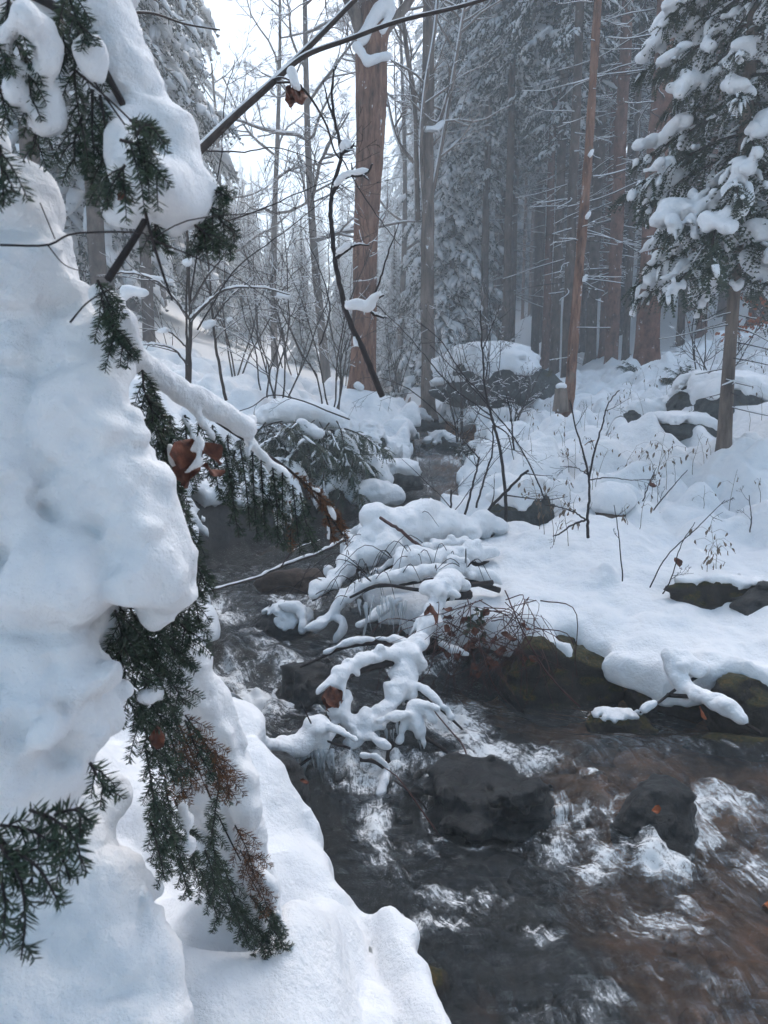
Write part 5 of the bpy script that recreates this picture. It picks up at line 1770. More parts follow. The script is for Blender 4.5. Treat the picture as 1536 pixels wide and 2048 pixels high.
# long whippy shoots crossing the open air left of the brown trunk
rng = np.random.RandomState(61)
for k, (pts, lab) in enumerate([
        ([(395, 660, 3.4), (470, 540, 3.4), (560, 470, 3.4), (700, 360, 3.4)], "whip-thin shoot rising right from behind the near boughs to the brown trunk"),
        ([(380, 600, 3.0), (400, 480, 3.0), (440, 330, 3.0), (450, 200, 3.0), (470, 120, 3.0)], "whip-thin upright shoot crossing the slanting limb near its foot"),
        ([(410, 302, 3.2), (480, 304, 3.2), (560, 296, 3.2), (650, 330, 3.2)], "thin twig running level from the slanting limb's foot"),
        ([(430, 450, 2.8), (520, 420, 2.8), (610, 380, 2.8), (690, 350, 2.8)], "thin twig rising gently across the misty gap"),
        ([(640, 690, 4.5), (660, 620, 4.5), (640, 540, 4.5), (610, 470, 4.5)], "thin curved shoot left of the dangling dark branch"),
        ([(700, 840, 6), (560, 790, 6), (500, 815, 6), (430, 840, 6)], "dark twig arching over the evergreen bush"),
        ([(520, 780, 7), (510, 700, 7), (490, 640, 7), (480, 590, 7)], "slim upright shoot on the left bank's mound"),
        ([(1090, 1000, 4.0), (1060, 930, 4.0), (1010, 850, 4.0), (930, 760, 4.0), (860, 690, 4.0)], "long pale whip bending left over the bank's stems"),
        ([(960, 920, 5), (900, 850, 5), (820, 780, 5), (760, 755, 5)], "thin twig slanting over the far water")]):
    twig_tree("whip_shoot", lab, [(pts, 1.7, .7)], 'dark_twig', "shoot", seed=140 + k, side=5, slen=.35, snow=False)
# ------------------------------------------------------------------ near spruce boughs
def needles(mb, P, L, per_m, rng, wd=.0015, flat=.4, fwd=.75):
    """flattened ranks of needles along a polyline"""
    P = np.asarray(P)
    seg = np.linalg.norm(np.diff(P, axis=0), axis=1)
    cum = np.concatenate([[0], np.cumsum(seg)])
    n = max(6, int(cum[-1] * per_m))
    u = rng.uniform(0, cum[-1], n)
    C = np.stack([np.interp(u, cum, P[:, k]) for k in range(3)], 1)
    T = np.gradient(P, axis=0)
    T = np.stack([np.interp(u, cum, T[:, k]) for k in range(3)], 1)
    T /= np.linalg.norm(T, axis=1)[:, None] + 1e-9
    view = np.array([0, -1.0, .35])
    S = np.cross(T, view)
    S /= np.linalg.norm(S, axis=1)[:, None] + 1e-9
    B = np.cross(S, T)
    sg = rng.choice([-1.0, 1.0], n)[:, None]
    d = T * fwd * rng.uniform(.5, 1.2, (n, 1)) + S * sg * rng.uniform(.6, 1.1, (n, 1)) + B * rng.normal(size=(n, 1)) * flat
    d /= np.linalg.norm(d, axis=1)[:, None]
    end = np.minimum(1, (cum[-1] - u) / (L * 1.5) + .45)[:, None]
    ln = L * rng.uniform(.7, 1.15, (n, 1)) * end
    wv = np.cross(d, rng.normal(size=(n, 3)))
    wv /= np.linalg.norm(wv, axis=1)[:, None] + 1e-9
    wv *= wd * .5
    E = C + d * ln
    mid = C + d * ln * .55
    V = np.stack([C - wv * .7, C + wv * .7, mid + wv, E, mid - wv], 1).reshape(-1, 3)
    k = np.arange(n)[:, None] * 5
    mb.add(V, (k + np.array([[2, 3, 4]])).reshape(-1, 3), (k + np.array([[0, 1, 2, 4]])).reshape(-1, 4))

def spray(w, nd, pts, side_px, ns, rng, nl=.016, per_m=1300, hang=.5, r=.0022, sub=True, wd=.0015):
    P = pl(pts, 16)
    y = np.mean([p[2] for p in pts])
    tube(w, P, np.linspace(r, r * .4, 16), 5)
    needles(nd, P, nl, per_m, rng, wd)
    tips = []
    for k in range(ns):
        f = (k + rng.uniform(.2, .8)) / ns * .9 + .06
        i = int(f * 15)
        d = P[min(i + 1, 15)] - P[i]
        d /= np.linalg.norm(d) + 1e-9
        S = np.cross(d, [0, -1.0, .3])
        S /= np.linalg.norm(S) + 1e-9
        sg = 1 if k % 2 else -1
        l = pxr(side_px, y) * (1 - .55 * f) * rng.uniform(.65, 1.2)
        e = d * .75 + S * sg * .75 + np.array([0, rng.normal() * .3, 0])
        e /= np.linalg.norm(e)
        q = np.linspace(0, 1, 7)[:, None]
        C = P[i] + e * l * q + np.array([0, 0, -1.0]) * hang * l * q * q
        tube(w, C, np.linspace(r * .6, r * .25, 7), 4)
        needles(nd, C, nl, per_m, rng, wd)
        tips.append(C)
        if sub and l > .06:
            for m_ in range(3):
                j = rng.randint(1, 5)
                e2 = e + S * rng.choice([-.8, .8]) + np.array([0, 0, -hang * .6])
                e2 /= np.linalg.norm(e2)
                C2 = C[j] + e2 * l * .4 * np.linspace(0, 1, 5)[:, None]
                needles(nd, C2, nl, per_m, rng, wd)
                tube(w, C2, np.linspace(r * .4, r * .2, 5), 3)
    return P, tips

def px_field(paths, h, k, pad=.02, n1=(0, 1), n2=(0, 1), seed=0, squash=1.0, mb=None, n3=None, clump=0.0):
    """snow from photo paths [(px, py, depth, r px), ...]"""
    W, Rr = [], []
    for pth in paths:
        P = np.array([at(*p[:3]) for p in pth])
        W.append(P)
        Rr.append(np.array([pxr(p[3], p[2]) for p in pth]))
    A = np.concatenate(W)
    m = max(r_.max() for r_ in Rr) + k + pad
    f = Field(A.min(0) - m, A.max(0) + m, h)
    for P, r_ in zip(W, Rr):
        if len(P) == 1:
            f.capsule(P[0], P[0] + 1e-4, r_[0], r_[0], k, squash)
        else:
            n = max(2, 4 * len(P) - 3)
            Ps = spline(P, n)
            rs = np.interp(np.linspace(0, 1, n), np.linspace(0, 1, len(P)), r_)
            if clump:
                n = n * 2
                Ps = spline(P, n)
                rs = np.interp(np.linspace(0, 1, n), np.linspace(0, 1, len(P)), r_)
                crg = np.random.RandomState(int(abs(P[0][0]) * 9999) % 99991)
                f.path(Ps, rs * .5, k, squash)
                for c_, q_ in zip(Ps, rs):
                    rr_ = q_ * crg.uniform(.5, 1.15)
                    c2 = c_ + crg.normal(size=3) * q_ * clump + (0, 0, q_ * .15)
                    f.capsule(c2, c2 + crg.normal(size=3) * q_ * .5, rr_, rr_ * .8, k, squash)
            else:
                f.path(Ps, rs, k, squash)
    if n1[0]:
        f.billow(n1[0], n1[1], seed)
    if n2[0]:
        f.noise(n2[0], n2[1], seed + 1)
    if n3:
        f.noise(n3[0], n3[1], seed + 2)
    mb = mb or MB()
    f.to(mb)
    return mb

rng = np.random.RandomState(1001)
root = at(-420, 1500, 1.05)
tree = thing("spruce_sapling", "near young spruce bowed under thick snow along the picture's left side", "tree", (root[0], root[1], .5), None, True)
tm = MB()
tx, ty = root[0], root[1]
tube(tm, [(tx, ty, .3), (tx, ty, 1.2), (tx + .02, ty, 2.0), (tx + .03, ty, 3.2)], [.045, .04, .034, .02], 10)
tm.build("trunk", M['bark_spruce'], tree)
# boughs that carry the snow: each springs from the stem
w = MB()
for pts, r0 in [([(-420, 150, 1.05), (-100, -30, 1.05), (120, 20, 1.05), (230, 180, 1.05), (300, 330, 1.04), (330, 440, 1.03)], .008), ([(-420, 300, 1.2), (-60, 420, 1.25), (90, 600, 1.25), (180, 860, 1.2), (270, 1120, 1.12)], .010),
                ([(-420, 800, 1.1), (-100, 1000, 1.15), (60, 1300, 1.12), (120, 1500, 1.1)], .010), ([(-420, 1300, 1.1), (-100, 1600, 1.2), (100, 1800, 1.25), (230, 1960, 1.25)], .009),
                ([(150, 620, 1.24), (220, 680, 1.24), (330, 760, 1.3), (430, 840, 1.36), (520, 900, 1.4), (600, 960, 1.43), (690, 1075, 1.45)], .006), ([(200, 1180, 1.15), (290, 1300, 1.4), (380, 1500, 1.5), (460, 1680, 1.5), (560, 1860, 1.47)], .0035)]:
    P = pl(pts, 30)
    tube(w, P, np.linspace(r0, r0 * .35, 30), 7)
for pts, r0, r1 in [([(0, 490, .9), (95, 490, .92), (150, 467, .95), (280, 465, .98), (300, 478, 1.0), (380, 440, 1.02), (520, 425, 1.05)], 3, 1.4), ([(95, 490, .92), (130, 530, .95), (175, 545, .97)], 1.8, 1), ([(80, 405, .9), (110, 478, .92)], 1.4, 1.4), ([(215, 560, 1.0), (270, 475, 1.0), (290, 440, 1.0)], 10, 8),
                    ([(270, 320, 1.0), (285, 400, 1.0), (305, 480, 1.0), (330, 560, 1.0), (345, 600, 1.0)], 5, 2.5), ([(278, 330, 1.0), (350, 400, 1.0)], 4, 3), ([(300, 478, 1.0), (380, 510, 1.05), (480, 560, 1.1), (560, 615, 1.15), (630, 668, 1.2)], 2.2, .8),
                    ([(140, 645, .95), (175, 605, .96), (225, 575, .98)], 2.4, 1.6), ([(85, 190, 1.0), (85, 240, 1.0), (105, 300, 1.0)], 3, 2), ([(150, 140, 1.0), (230, 210, 1.0), (300, 280, 1.0)], 3, 1.5), ([(130, 60, 1.0), (180, 150, 1.0), (250, 250, 1.0)], 4, 2)]:
    P = pl(pts, 24)
    tube(w, P, np.linspace(r0, r1, 24) * pts[0][2] / F_PX * .8, 6)

nd, nb = MB(), MB()
def rsp(pts, side, ns, brown=False, **kw):
    return spray(w, nb if brown else nd, pts, side, ns, rng, **kw)
# under and beside the upper bough
for x0, y0, x1, y1, dep in [(20, -20, 10, 150, .95), (-20, 60, 20, 250, .95), (45, 100, 60, 230, .97), (125, -20, 135, 130, 1.0), (160, 40, 158, 235, 1.01), (185, 180, 190, 330, 1.02), (200, 190, 215, 410, 1.02),
                            (165, 230, 150, 330, 1.02), (60, 200, 65, 310, 1.0), (0, 290, 8, 410, .8), (215, 260, 215, 420, 1.03), (130, -40, 180, 90, .98), (260, 240, 300, 260, .93), (240, 280, 290, 300, .93), (255, 300, 320, 360, .93), (250, 330, 240, 370, .93), (275, 270, 305, 245, .92)]:
    rsp([(x0, y0, dep), ((x0 + x1) / 2 + rng.uniform(-12, 12), (y0 + y1) / 2, dep), (x1, y1, dep)], 60, 6, hang=.7, nl=.014, per_m=1250)
for a in [((400, 430, 1.06), (430, 470, 1.06), (470, 500, 1.06)), ((400, 440, 1.06), (405, 480, 1.06), (395, 505, 1.06)), ((415, 380, 1.07), (440, 385, 1.07), (460, 402, 1.07)), ((410, 410, 1.06), (440, 440, 1.07), (478, 475, 1.07)), ((310, 440, 1.04), (312, 470, 1.04), (318, 490, 1.04)), ((390, 450, 1.05), (420, 475, 1.05), (445, 500, 1.05))]:
    rsp(list(a), 40, 6, hang=.5, nl=.012, per_m=1400)
# along the lower mass's right rim
for x0, y0, x1, y1, dep in [(195, 560, 235, 640, 1.05), (205, 600, 240, 690, 1.05), (225, 650, 270, 720, 1.05), (285, 740, 310, 830, 1.2), (300, 760, 320, 900, 1.22), (310, 800, 335, 960, 1.22), (325, 850, 340, 990, 1.22), (340, 830, 355, 1010, 1.25), (330, 900, 360, 1050, 1.22), (345, 950, 372, 1100, 1.22), (350, 1000, 385, 1140, 1.2),
                            (380, 1050, 400, 1160, 1.22), (370, 830, 365, 960, 1.28), (295, 790, 300, 870, 1.18), (360, 900, 350, 1040, 1.24), (385, 1120, 415, 1180, 1.2), (360, 1130, 400, 1250, 1.2)]:
    rsp([(x0, y0, dep), ((x0 + x1) / 2 + rng.uniform(-8, 8), (y0 + y1) / 2, dep), (x1, y1, dep)], 52, 6, hang=.7, nl=.013, per_m=1500)
# hanging twigs of the fine bough over the pool
HANG = [(400, 830, 390, 960, 1.34), (425, 850, 440, 1000, 1.35), (440, 880, 470, 1030, 1.36), (455, 870, 478, 1075, 1.37), (480, 890, 500, 1060, 1.38), (505, 905, 515, 1085, 1.39), (522, 920, 530, 1080, 1.4), (545, 935, 556, 1095, 1.41), (565, 945, 570, 1100, 1.42), (585, 970, 600, 1110, 1.42),
        (600, 985, 630, 1105, 1.43), (430, 860, 415, 960, 1.35), (470, 900, 455, 1010, 1.37), (545, 950, 520, 1050, 1.41)]
for x0, y0, x1, y1, dep in HANG:
    dep -= .03
    rsp([(x0, y0, dep), ((x0 + x1) / 2 + rng.uniform(-6, 6), (y0 + y1) / 2, dep), (x1, y1, dep)], 34, 5, hang=.8, nl=.012, per_m=1300, r=.0018)
for a in [((585, 945, 1.42), (620, 975, 1.43), (655, 1010, 1.44), (688, 1060, 1.45)), ((620, 975, 1.43), (650, 1000, 1.43), (680, 1040, 1.44)), ((640, 1000, 1.44), (660, 1050, 1.44), (665, 1085, 1.44)), ((660, 1020, 1.44), (685, 1050, 1.45), (692, 1090, 1.45)), ((575, 1000, 1.42), (580, 1050, 1.42), (582, 1105, 1.42)), ((545, 940, 1.4), (552, 990, 1.4), (556, 1040, 1.4))]:
    rsp(list(a), 22, 5, True, hang=.5, nl=.012, per_m=1500, r=.002)
# below the mass
for x0, y0, x1, y1, dep in [(230, 1190, 260, 1310, 1.1), (250, 1200, 320, 1320, 1.12), (240, 1240, 300, 1380, 1.1), (270, 1230, 370, 1330, 1.15), (300, 1240, 385, 1340, 1.17), (255, 1290, 330, 1420, 1.12), (300, 1320, 370, 1410, 1.16), (330, 1220, 390, 1290, 1.18), (245, 1350, 290, 1450, 1.1), (340, 1200, 385, 1260, 1.2), (290, 1370, 340, 1460, 1.15),
                            (230, 1220, 240, 1330, 1.08), (280, 1200, 290, 1330, 1.12), (270, 1420, 320, 1530, 1.12), (300, 1440, 350, 1570, 1.15)]:
    rsp([(x0, y0, dep), ((x0 + x1) / 2 + rng.uniform(-10, 10), (y0 + y1) / 2, dep), (x1, y1, dep)], 75, 7, hang=.4, nl=.015, per_m=1500)
for x0, y0, x1, y1, dep in [(350, 1440, 385, 1590, 1.18), (370, 1430, 450, 1560, 1.2), (395, 1460, 440, 1580, 1.2), (340, 1470, 365, 1600, 1.17), (470, 1650, 510, 1760, 1.4), (480, 1700, 540, 1830, 1.42), (430, 1500, 460, 1600, 1.22)]:
    rsp([(x0, y0, dep), ((x0 + x1) / 2 + 6, (y0 + y1) / 2, dep), (x1, y1, dep)], 60, 8, True, hang=.4, nl=.014, per_m=900, r=.0018)
for x0, y0, x1, y1, dep in [(370, 1440, 430, 1560, 1.19), (290, 1490, 310, 1640, 1.12), (300, 1560, 340, 1700, 1.15), (320, 1600, 370, 1740, 1.2), (420, 1640, 440, 1800, 1.35), (430, 1700, 480, 1850, 1.38), (450, 1740, 510, 1880, 1.4), (470, 1800, 540, 1930, 1.42), (500, 1790, 570, 1900, 1.43), (510, 1850, 555, 1945, 1.43), (540, 1820, 590, 1925, 1.44), (410, 1700, 430, 1790, 1.32),
                            (300, 1640, 330, 1760, 1.15), (455, 1800, 500, 1900, 1.4), (440, 1560, 420, 1700, 1.3), (330, 1560, 350, 1700, 1.25), (350, 1600, 390, 1740, 1.28), (370, 1640, 400, 1780, 1.3), (340, 1680, 380, 1800, 1.28), (310, 1600, 330, 1740, 1.22), (400, 1740, 440, 1850, 1.36)]:
    rsp([(x0, y0, dep), ((x0 + x1) / 2 + rng.uniform(-8, 8), (y0 + y1) / 2, dep), (x1, y1, dep)], 48, 6, hang=.6, nl=.013, per_m=1500)
# big close sprigs low down
for a in [((60, 1620, .72), (110, 1640, .7), (150, 1680, .69), (165, 1740, .68)), ((110, 1630, .71), (150, 1620, .7), (185, 1650, .69)), ((0, 1690, .68), (40, 1760, .66), (50, 1840, .65), (42, 1920, .64)), ((30, 1700, .68), (80, 1740, .67), (120, 1810, .66)), ((-10, 1720, .67), (10, 1800, .65), (5, 1890, .64)), ((0, 1650, .7), (60, 1660, .7), (110, 1690, .69)),
          ((180, 1525, .85), (200, 1560, .85), (222, 1590, .85)), ((100, 1640, .71), (120, 1700, .7), (140, 1760, .69)), ((-20, 1660, .7), (20, 1700, .69), (40, 1760, .68))]:
    rsp(list(a), 60, 5, hang=.5, nl=.018, per_m=850, wd=.0021)
w.build("bough", M['dark_twig'], tree)
nd.build("foliage", M['needle_near'], tree, smooth=False)
nb.build("brown_foliage", M['needle_brown'], tree, smooth=False)

# snow on the boughs -----------------------------------------
rs = np.random.RandomState(77)
up = [[(40, -120, 1.12, 95), (150, -10, 1.12, 85), (205, 100, 1.12, 80), (262, 205, 1.12, 80), (318, 300, 1.10, 82), (352, 372, 1.08, 66), (362, 405, 1.06, 55)],
      [(-60, -160, 1.2, 150), (120, -60, 1.2, 100), (200, 60, 1.2, 80)], [(80, 20, 1.1, 42), (100, 100, 1.1, 40), (120, 180, 1.1, 22)], [(235, 250, 1.04, 40), (270, 330, 1.02, 44), (310, 400, 1.02, 36)], [(0, -60, 1.1, 60), (20, 10, 1.1, 35)],
      [(60, 20, .96, 26), (75, 90, .96, 30), (95, 150, .97, 20)], [(10, 150, .94, 15), (25, 200, .94, 12)], [(110, 200, .99, 16), (120, 240, 1.0, 10)], [(185, 110, 1.0, 20), (195, 170, 1.0, 14)], [(0, 60, .95, 16), (12, 100, .95, 12)],
      [(330, 420, 1.05, 40), (370, 440, 1.05, 26)], [(205, 220, 1.06, 26), (215, 320, 1.06, 14)], [(225, 420, 1.05, 14), (270, 440, 1.04, 22)]]
up = [[(q[0], q[1], q[2], q[3] * .86) for q in a] for a in up]
sm = px_field(up, .0068, .022, .03, (.018, 11), (.009, 26), 11, n3=(.004, 55))
build_islands(sm, "bough_snow", M['snow_close'], tree)

EDGE_Y = [270, 380, 450, 520, 600, 700, 800, 950, 1050, 1150, 1200, 1225]
EDGE_X = [-10, 85, 145, 165, 215, 265, 292, 322, 345, 376, 372, 340]
low = []
for yy in range(300, 1500, 62):
    r_ = 66 + rs.uniform(-8, 10)
    if yy < 1170:
        ex = np.interp(yy, EDGE_Y, EDGE_X) - r_ * 1.0
    else:
        ex = np.interp(yy, [1170, 1290, 1450, 1530, 1600], [190, 165, 180, 140, 60]) - r_ * .7 + 20
    dep = np.interp(yy, [300, 700, 1100, 1500], [1.24, 1.12, 1.02, .94])
    low.append([(-260, yy - 10, dep + .02, r_ + 10), (min(-120, ex - 50), yy, dep + rs.uniform(-.02, .02), r_), (ex - 10 if ex > -110 else ex, yy + rs.uniform(-8, 8), dep + rs.uniform(-.015, .015), r_)])
low += [[(150, 1300, 1.0, 64), (170, 1400, 1.0, 62), (120, 1500, .98, 70)], [(40, 1590, .96, 60), (-40, 1610, .96, 60)], [(60, 1480, .96, 80), (30, 1560, .95, 85), (-60, 1590, .95, 85)], [(150, 1440, .97, 70), (190, 1480, .98, 40)], [(290, 1060, 1.04, 54), (312, 1140, 1.06, 46), (300, 1165, 1.06, 36)], [(330, 1150, 1.06, 42), (330, 1200, 1.07, 18)],
        [(-100, 900, 1.12, 200), (60, 1000, 1.12, 170), (120, 1250, 1.1, 120)], [(-150, 1500, 1.1, 180), (0, 1450, 1.1, 130)]]
sm = px_field(low, .0068, .028, .04, (.026, 9), (.019, 23), 21, n3=(.006, 50))
# bottom-left mass and the lower bough
bot = [[(-200, 1720, 1.08, 140), (40, 1700, 1.08, 120), (150, 1660, 1.08, 78)], [(-200, 1850, 1.1, 150), (60, 1820, 1.1, 120), (210, 1790, 1.1, 105)], [(-200, 1980, 1.1, 150), (80, 1960, 1.1, 130), (265, 1930, 1.1, 115)], [(-100, 2120, 1.1, 140), (120, 2090, 1.1, 130), (285, 2060, 1.1, 112)], [(100, 2230, 1.1, 140), (300, 2200, 1.1, 110)],
       [(150, 1640, 1.08, 50), (205, 1610, 1.1, 30), (215, 1570, 1.1, 18)]]
build_islands(sm, "bough_snow", M['snow_close'], tree)
bot = [[(q[0] + 16, q[1], q[2] + np.interp(q[1], [1570, 1700, 2230], [.16, .1, -.14]), q[3] * .9) for q in a] for a in bot]
sm = px_field(bot, .007, .03, .04, (.016, 9), (.009, 22), 31, n3=(.004, 50))
build_islands(sm, "bough_snow", M['snow_close'], tree)
mid = [[(350, 1290, 1.52, 34), (400, 1390, 1.55, 46), (430, 1480, 1.56, 55), (455, 1570, 1.56, 52), (470, 1650, 1.55, 42), (500, 1740, 1.54, 34), (535, 1830, 1.52, 26), (560, 1890, 1.5, 12)], [(330, 1330, 1.5, 30), (350, 1430, 1.55, 40), (390, 1540, 1.58, 50), (420, 1620, 1.58, 46)], [(400, 1680, 1.55, 22), (440, 1760, 1.5, 16), (480, 1850, 1.48, 9)], [(480, 1560, 1.52, 36), (496, 1640, 1.5, 24)],
       [(365, 1590, 1.24, 8), (375, 1680, 1.26, 10), (360, 1700, 1.26, 7)], [(285, 1395, 1.1, 9), (315, 1380, 1.12, 11), (325, 1410, 1.13, 7)], [(535, 1760, 1.46, 12), (545, 1850, 1.46, 8)], [(500, 1700, 1.44, 10), (540, 1790, 1.45, 9), (575, 1870, 1.45, 5)]]
sm = px_field(mid, .007, .022, .03, (.011, 14), (.006, 34), 41, n3=(.003, 70))
build_islands(sm, "bough_snow", M['snow_close'], tree)
fine = [[(200, 590, 1.1, 30), (245, 650, 1.14, 36), (265, 700, 1.18, 26)], [(255, 700, 1.2, 22), (300, 740, 1.26, 30), (360, 780, 1.3, 30), (420, 812, 1.34, 28), (470, 840, 1.37, 26), (500, 862, 1.38, 20)], [(495, 880, 1.385, 17), (515, 900, 1.39, 15), (540, 930, 1.4, 17), (565, 950, 1.41, 18), (575, 975, 1.41, 12)], [(380, 800, 1.31, 14), (410, 850, 1.31, 13), (430, 880, 1.32, 9)],
        [(500, 845, 1.4, 15), (505, 835, 1.4, 10)], [(365, 830, 1.28, 10), (385, 870, 1.28, 9), (392, 890, 1.28, 6)], [(440, 870, 1.34, 10), (455, 910, 1.34, 8), (462, 940, 1.34, 5)], [(495, 900, 1.37, 12), (505, 960, 1.37, 10), (512, 1010, 1.37, 6)], [(520, 930, 1.38, 10), (525, 1000, 1.38, 8), (527, 1060, 1.38, 6)], [(550, 960, 1.4, 10), (556, 1020, 1.4, 8), (562, 1080, 1.4, 5)], [(575, 980, 1.41, 8), (580, 1050, 1.41, 5)], [(480, 950, 1.36, 6), (485, 1000, 1.36, 4)],
        [(625, 975, 1.42, 6), (640, 985, 1.42, 4)], [(655, 1010, 1.43, 5), (672, 1040, 1.43, 5)], [(655, 1050, 1.43, 5), (660, 1085, 1.43, 4)], [(330, 950, 1.2, 9), (350, 1010, 1.2, 10), (370, 1080, 1.2, 12)], [(360, 1080, 1.2, 14), (395, 1110, 1.2, 12)], [(340, 890, 1.2, 7), (350, 930, 1.2, 8)], [(260, 640, 1.1, 16), (270, 690, 1.12, 14)]]
fine = [[(q[0], q[1], q[2], q[3] * (.72 if q[3] > 17 else .45)) for q in a] for a in fine]
sm = px_field(fine, .0044, .009, .02, (.0026, 30), (.0014, 75), 51)
build_islands(sm, "twig_snow", M['snow_close'], tree)

# ------------------------------------------------------------------ evergreen bush overhanging the left bank
y = 7.3
b = at(620, 930, y + .2)
t = thing("evergreen_bush", "dense dark evergreen bush frosted with snow, arching over the left bank", "bush", b, None, True)
nd, sn_, w = MB(), MB(), MB()
rng = np.random.RandomState(1201)
for k in range(150):
    a = rng.uniform(-.2, 3.3)
    x0, y0 = 600 + rng.uniform(-70, 90), 865 + rng.uniform(-25, 40)
    p0 = at(x0, y0, y + rng.uniform(-.35, .45))
    L = rng.uniform(.3, .7)
    (v, tt_), (sv, st), (wv, wq), TC = BOUGHS_FINE[rng.randint(4)]
    az = -rng.uniform(-.4, 3.54)
    tl = rng.uniform(-.95, .1)
    nd.add(place(v, L, az, tl, p0), tt_)
    w.add(place(wv, L, az, tl, p0), None, wq)
    sn_.add(place(sv, L, az, tl, p0), st)
nd.build("foliage", M['needle_near'], t, smooth=False)
w.build("bough", M['twig'], t)
sn_.build("snow_load", M['snow_far'], t)
sm = px_field([[(520, 835, y, 16), (570, 822, y, 22), (640, 828, y, 20), (690, 850, y, 16)], [(600, 850, y - .3, 10), (640, 870, y - .35, 9)], [(560, 870, y - .35, 8), (590, 900, y - .4, 7)], [(680, 870, y - .2, 14), (715, 930, y - .2, 10)], [(650, 905, y - .4, 8), (670, 935, y - .4, 6)], [(705, 990, y - .3, 16), (745, 985, y - .3, 22), (790, 990, y - .2, 20)], [(735, 930, y, 20), (770, 960, y, 18)]], .02, .05, .05, (.014, 10), (.008, 24), 61)
build_islands(sm, "snow_pillow", M['snow'], t)

# little evergreens pushing through the snow of the slope
for px, y, n, L0, lab in [(1368, 8.6, 14, .28, "little evergreen seedling pushing through the snow above the rock slabs"), (1352, 10.6, 14, .32, "evergreen tuft uphill of the near fir's thin stem"), (1266, 12.6, 12, .3, "evergreen tuft at the thick reddish trunk's foot"), (950, 8.6, 12, .26, "low evergreen tuft by the far water's right bank"), (1330, 4.9, 8, .12, "tiny green tuft beside the stump in the open snow")]:
    b = base_on_snow(px, y, .05)
    t = thing("evergreen_seedling", lab, "plant", b, None, True)
    nd, sn_, w = MB(), MB(), MB()
    for k in range(n):
        (v, tt_), (sv, st), (wv, wq), TC = BOUGHS_FINE[rng.randint(4)]
        L, az, tl = L0 * rng.uniform(.6, 1.2), rng.uniform(0, 6.28), rng.uniform(.1, .9)
        nd.add(place(v, L, az, tl, b), tt_)
        w.add(place(wv, L, az, tl, b), None, wq)
        sn_.add(place(sv, L, az, tl, b), st)
    fo = nd.build("foliage", M['needle_near'], t, smooth=False)
    w.build("bough", M['twig'], t)
    sn_.build("snow_load", M['snow_far'], fo)

# ------------------------------------------------------------------ snow-buried branches over the stream
t = thing("fallen_branch", "snow-buried fallen branches hung with ice, reaching over the stream", "branch", at(880, 1230, 3.45), None, True)
w = MB()
for pts, r0, r1 in [([(940, 1180, 3.6), (880, 1190, 3.5), (862, 1250, 3.35), (838, 1290, 3.25), (805, 1330, 3.1), (790, 1390, 2.95), (760, 1430, 2.88), (690, 1455, 2.82), (630, 1470, 2.75), (520, 1490, 2.6)], 11, 5),
                    ([(835, 1290, 3.25), (760, 1281, 3.25), (690, 1290, 3.22), (640, 1312, 3.2), (600, 1330, 3.2)], 6, 2), ([(805, 1315, 3.1), (740, 1330, 3.0), (690, 1350, 2.9), (660, 1375, 2.85)], 7, 4), ([(835, 1372, 3.0), (880, 1412, 2.95), (925, 1455, 2.9)], 5, 2),
                    ([(845, 1470, 2.85), (880, 1490, 2.8), (930, 1530, 2.7), (960, 1545, 2.65)], 4, 2), ([(782, 1480, 2.85), (776, 1520, 2.75), (768, 1560, 2.65), (755, 1604, 2.58)], 7, 4), ([(720, 1515, 2.7), (750, 1520, 2.7), (778, 1540, 2.7)], 4, 3), ([(650, 1490, 2.75), (560, 1560, 2.6), (520, 1600, 2.5)], 3, 1.5),
                    ([(985, 1160, 3.7), (900, 1170, 3.6), (840, 1175, 3.6), (760, 1165, 3.7), (700, 1190, 3.75)], 6, 3), ([(700, 1495, 2.75), (640, 1470, 2.7), (600, 1400, 2.75)], 2.5, 1), ([(790, 1560, 2.62), (840, 1600, 2.5), (880, 1660, 2.4)], 2, 1)]:
    P = pl([(a_, b_ + (r0 + r1) * .55, c_) for a_, b_, c_ in pts])
    tube(w, P, np.linspace(r0, r1, len(P)) * 3.3 / F_PX, 7)
w.build("wood", M['dark_twig'], t)
br = [[(905, 1160, 3.55, 34), (880, 1180, 3.48, 36), (868, 1215, 3.4, 24), (858, 1245, 3.32, 20), (840, 1280, 3.24, 26), (815, 1310, 3.14, 30), (815, 1350, 3.05, 32), (820, 1390, 2.98, 24)],
      [(815, 1330, 3.1, 26), (790, 1390, 2.98, 28), (765, 1430, 2.9, 26), (720, 1450, 2.86, 24), (690, 1440, 2.84, 22)], [(780, 1430, 2.9, 22), (720, 1470, 2.82, 18), (700, 1490, 2.8, 14)],
      [(810, 1300, 3.12, 22), (760, 1312, 3.05, 20), (715, 1325, 2.97, 17), (685, 1348, 2.9, 18), (665, 1368, 2.86, 13)], [(690, 1390, 2.9, 20), (680, 1430, 2.85, 24)], [(820, 1428, 2.88, 20), (832, 1448, 2.87, 23)], [(830, 1410, 2.9, 15), (840, 1430, 2.88, 14)],
      [(640, 1450, 2.74, 22), (625, 1475, 2.72, 30), (590, 1500, 2.68, 24), (550, 1492, 2.62, 20), (500, 1485, 2.55, 22)], [(665, 1455, 2.78, 20), (640, 1500, 2.72, 18)], [(835, 1287, 3.24, 9), (760, 1278, 3.24, 7), (700, 1284, 3.21, 6), (650, 1304, 3.19, 4)], [(838, 1370, 3.0, 8), (878, 1405, 2.94, 8), (905, 1436, 2.91, 6)],
      [(776, 1540, 2.68, 6), (766, 1565, 2.63, 9), (758, 1590, 2.59, 7)], [(722, 1508, 2.68, 4), (750, 1514, 2.68, 5), (775, 1532, 2.68, 4)], [(880, 1286, 3.3, 7), (910, 1300, 3.28, 8), (935, 1308, 3.26, 5)]]
frs = np.random.RandomState(9)
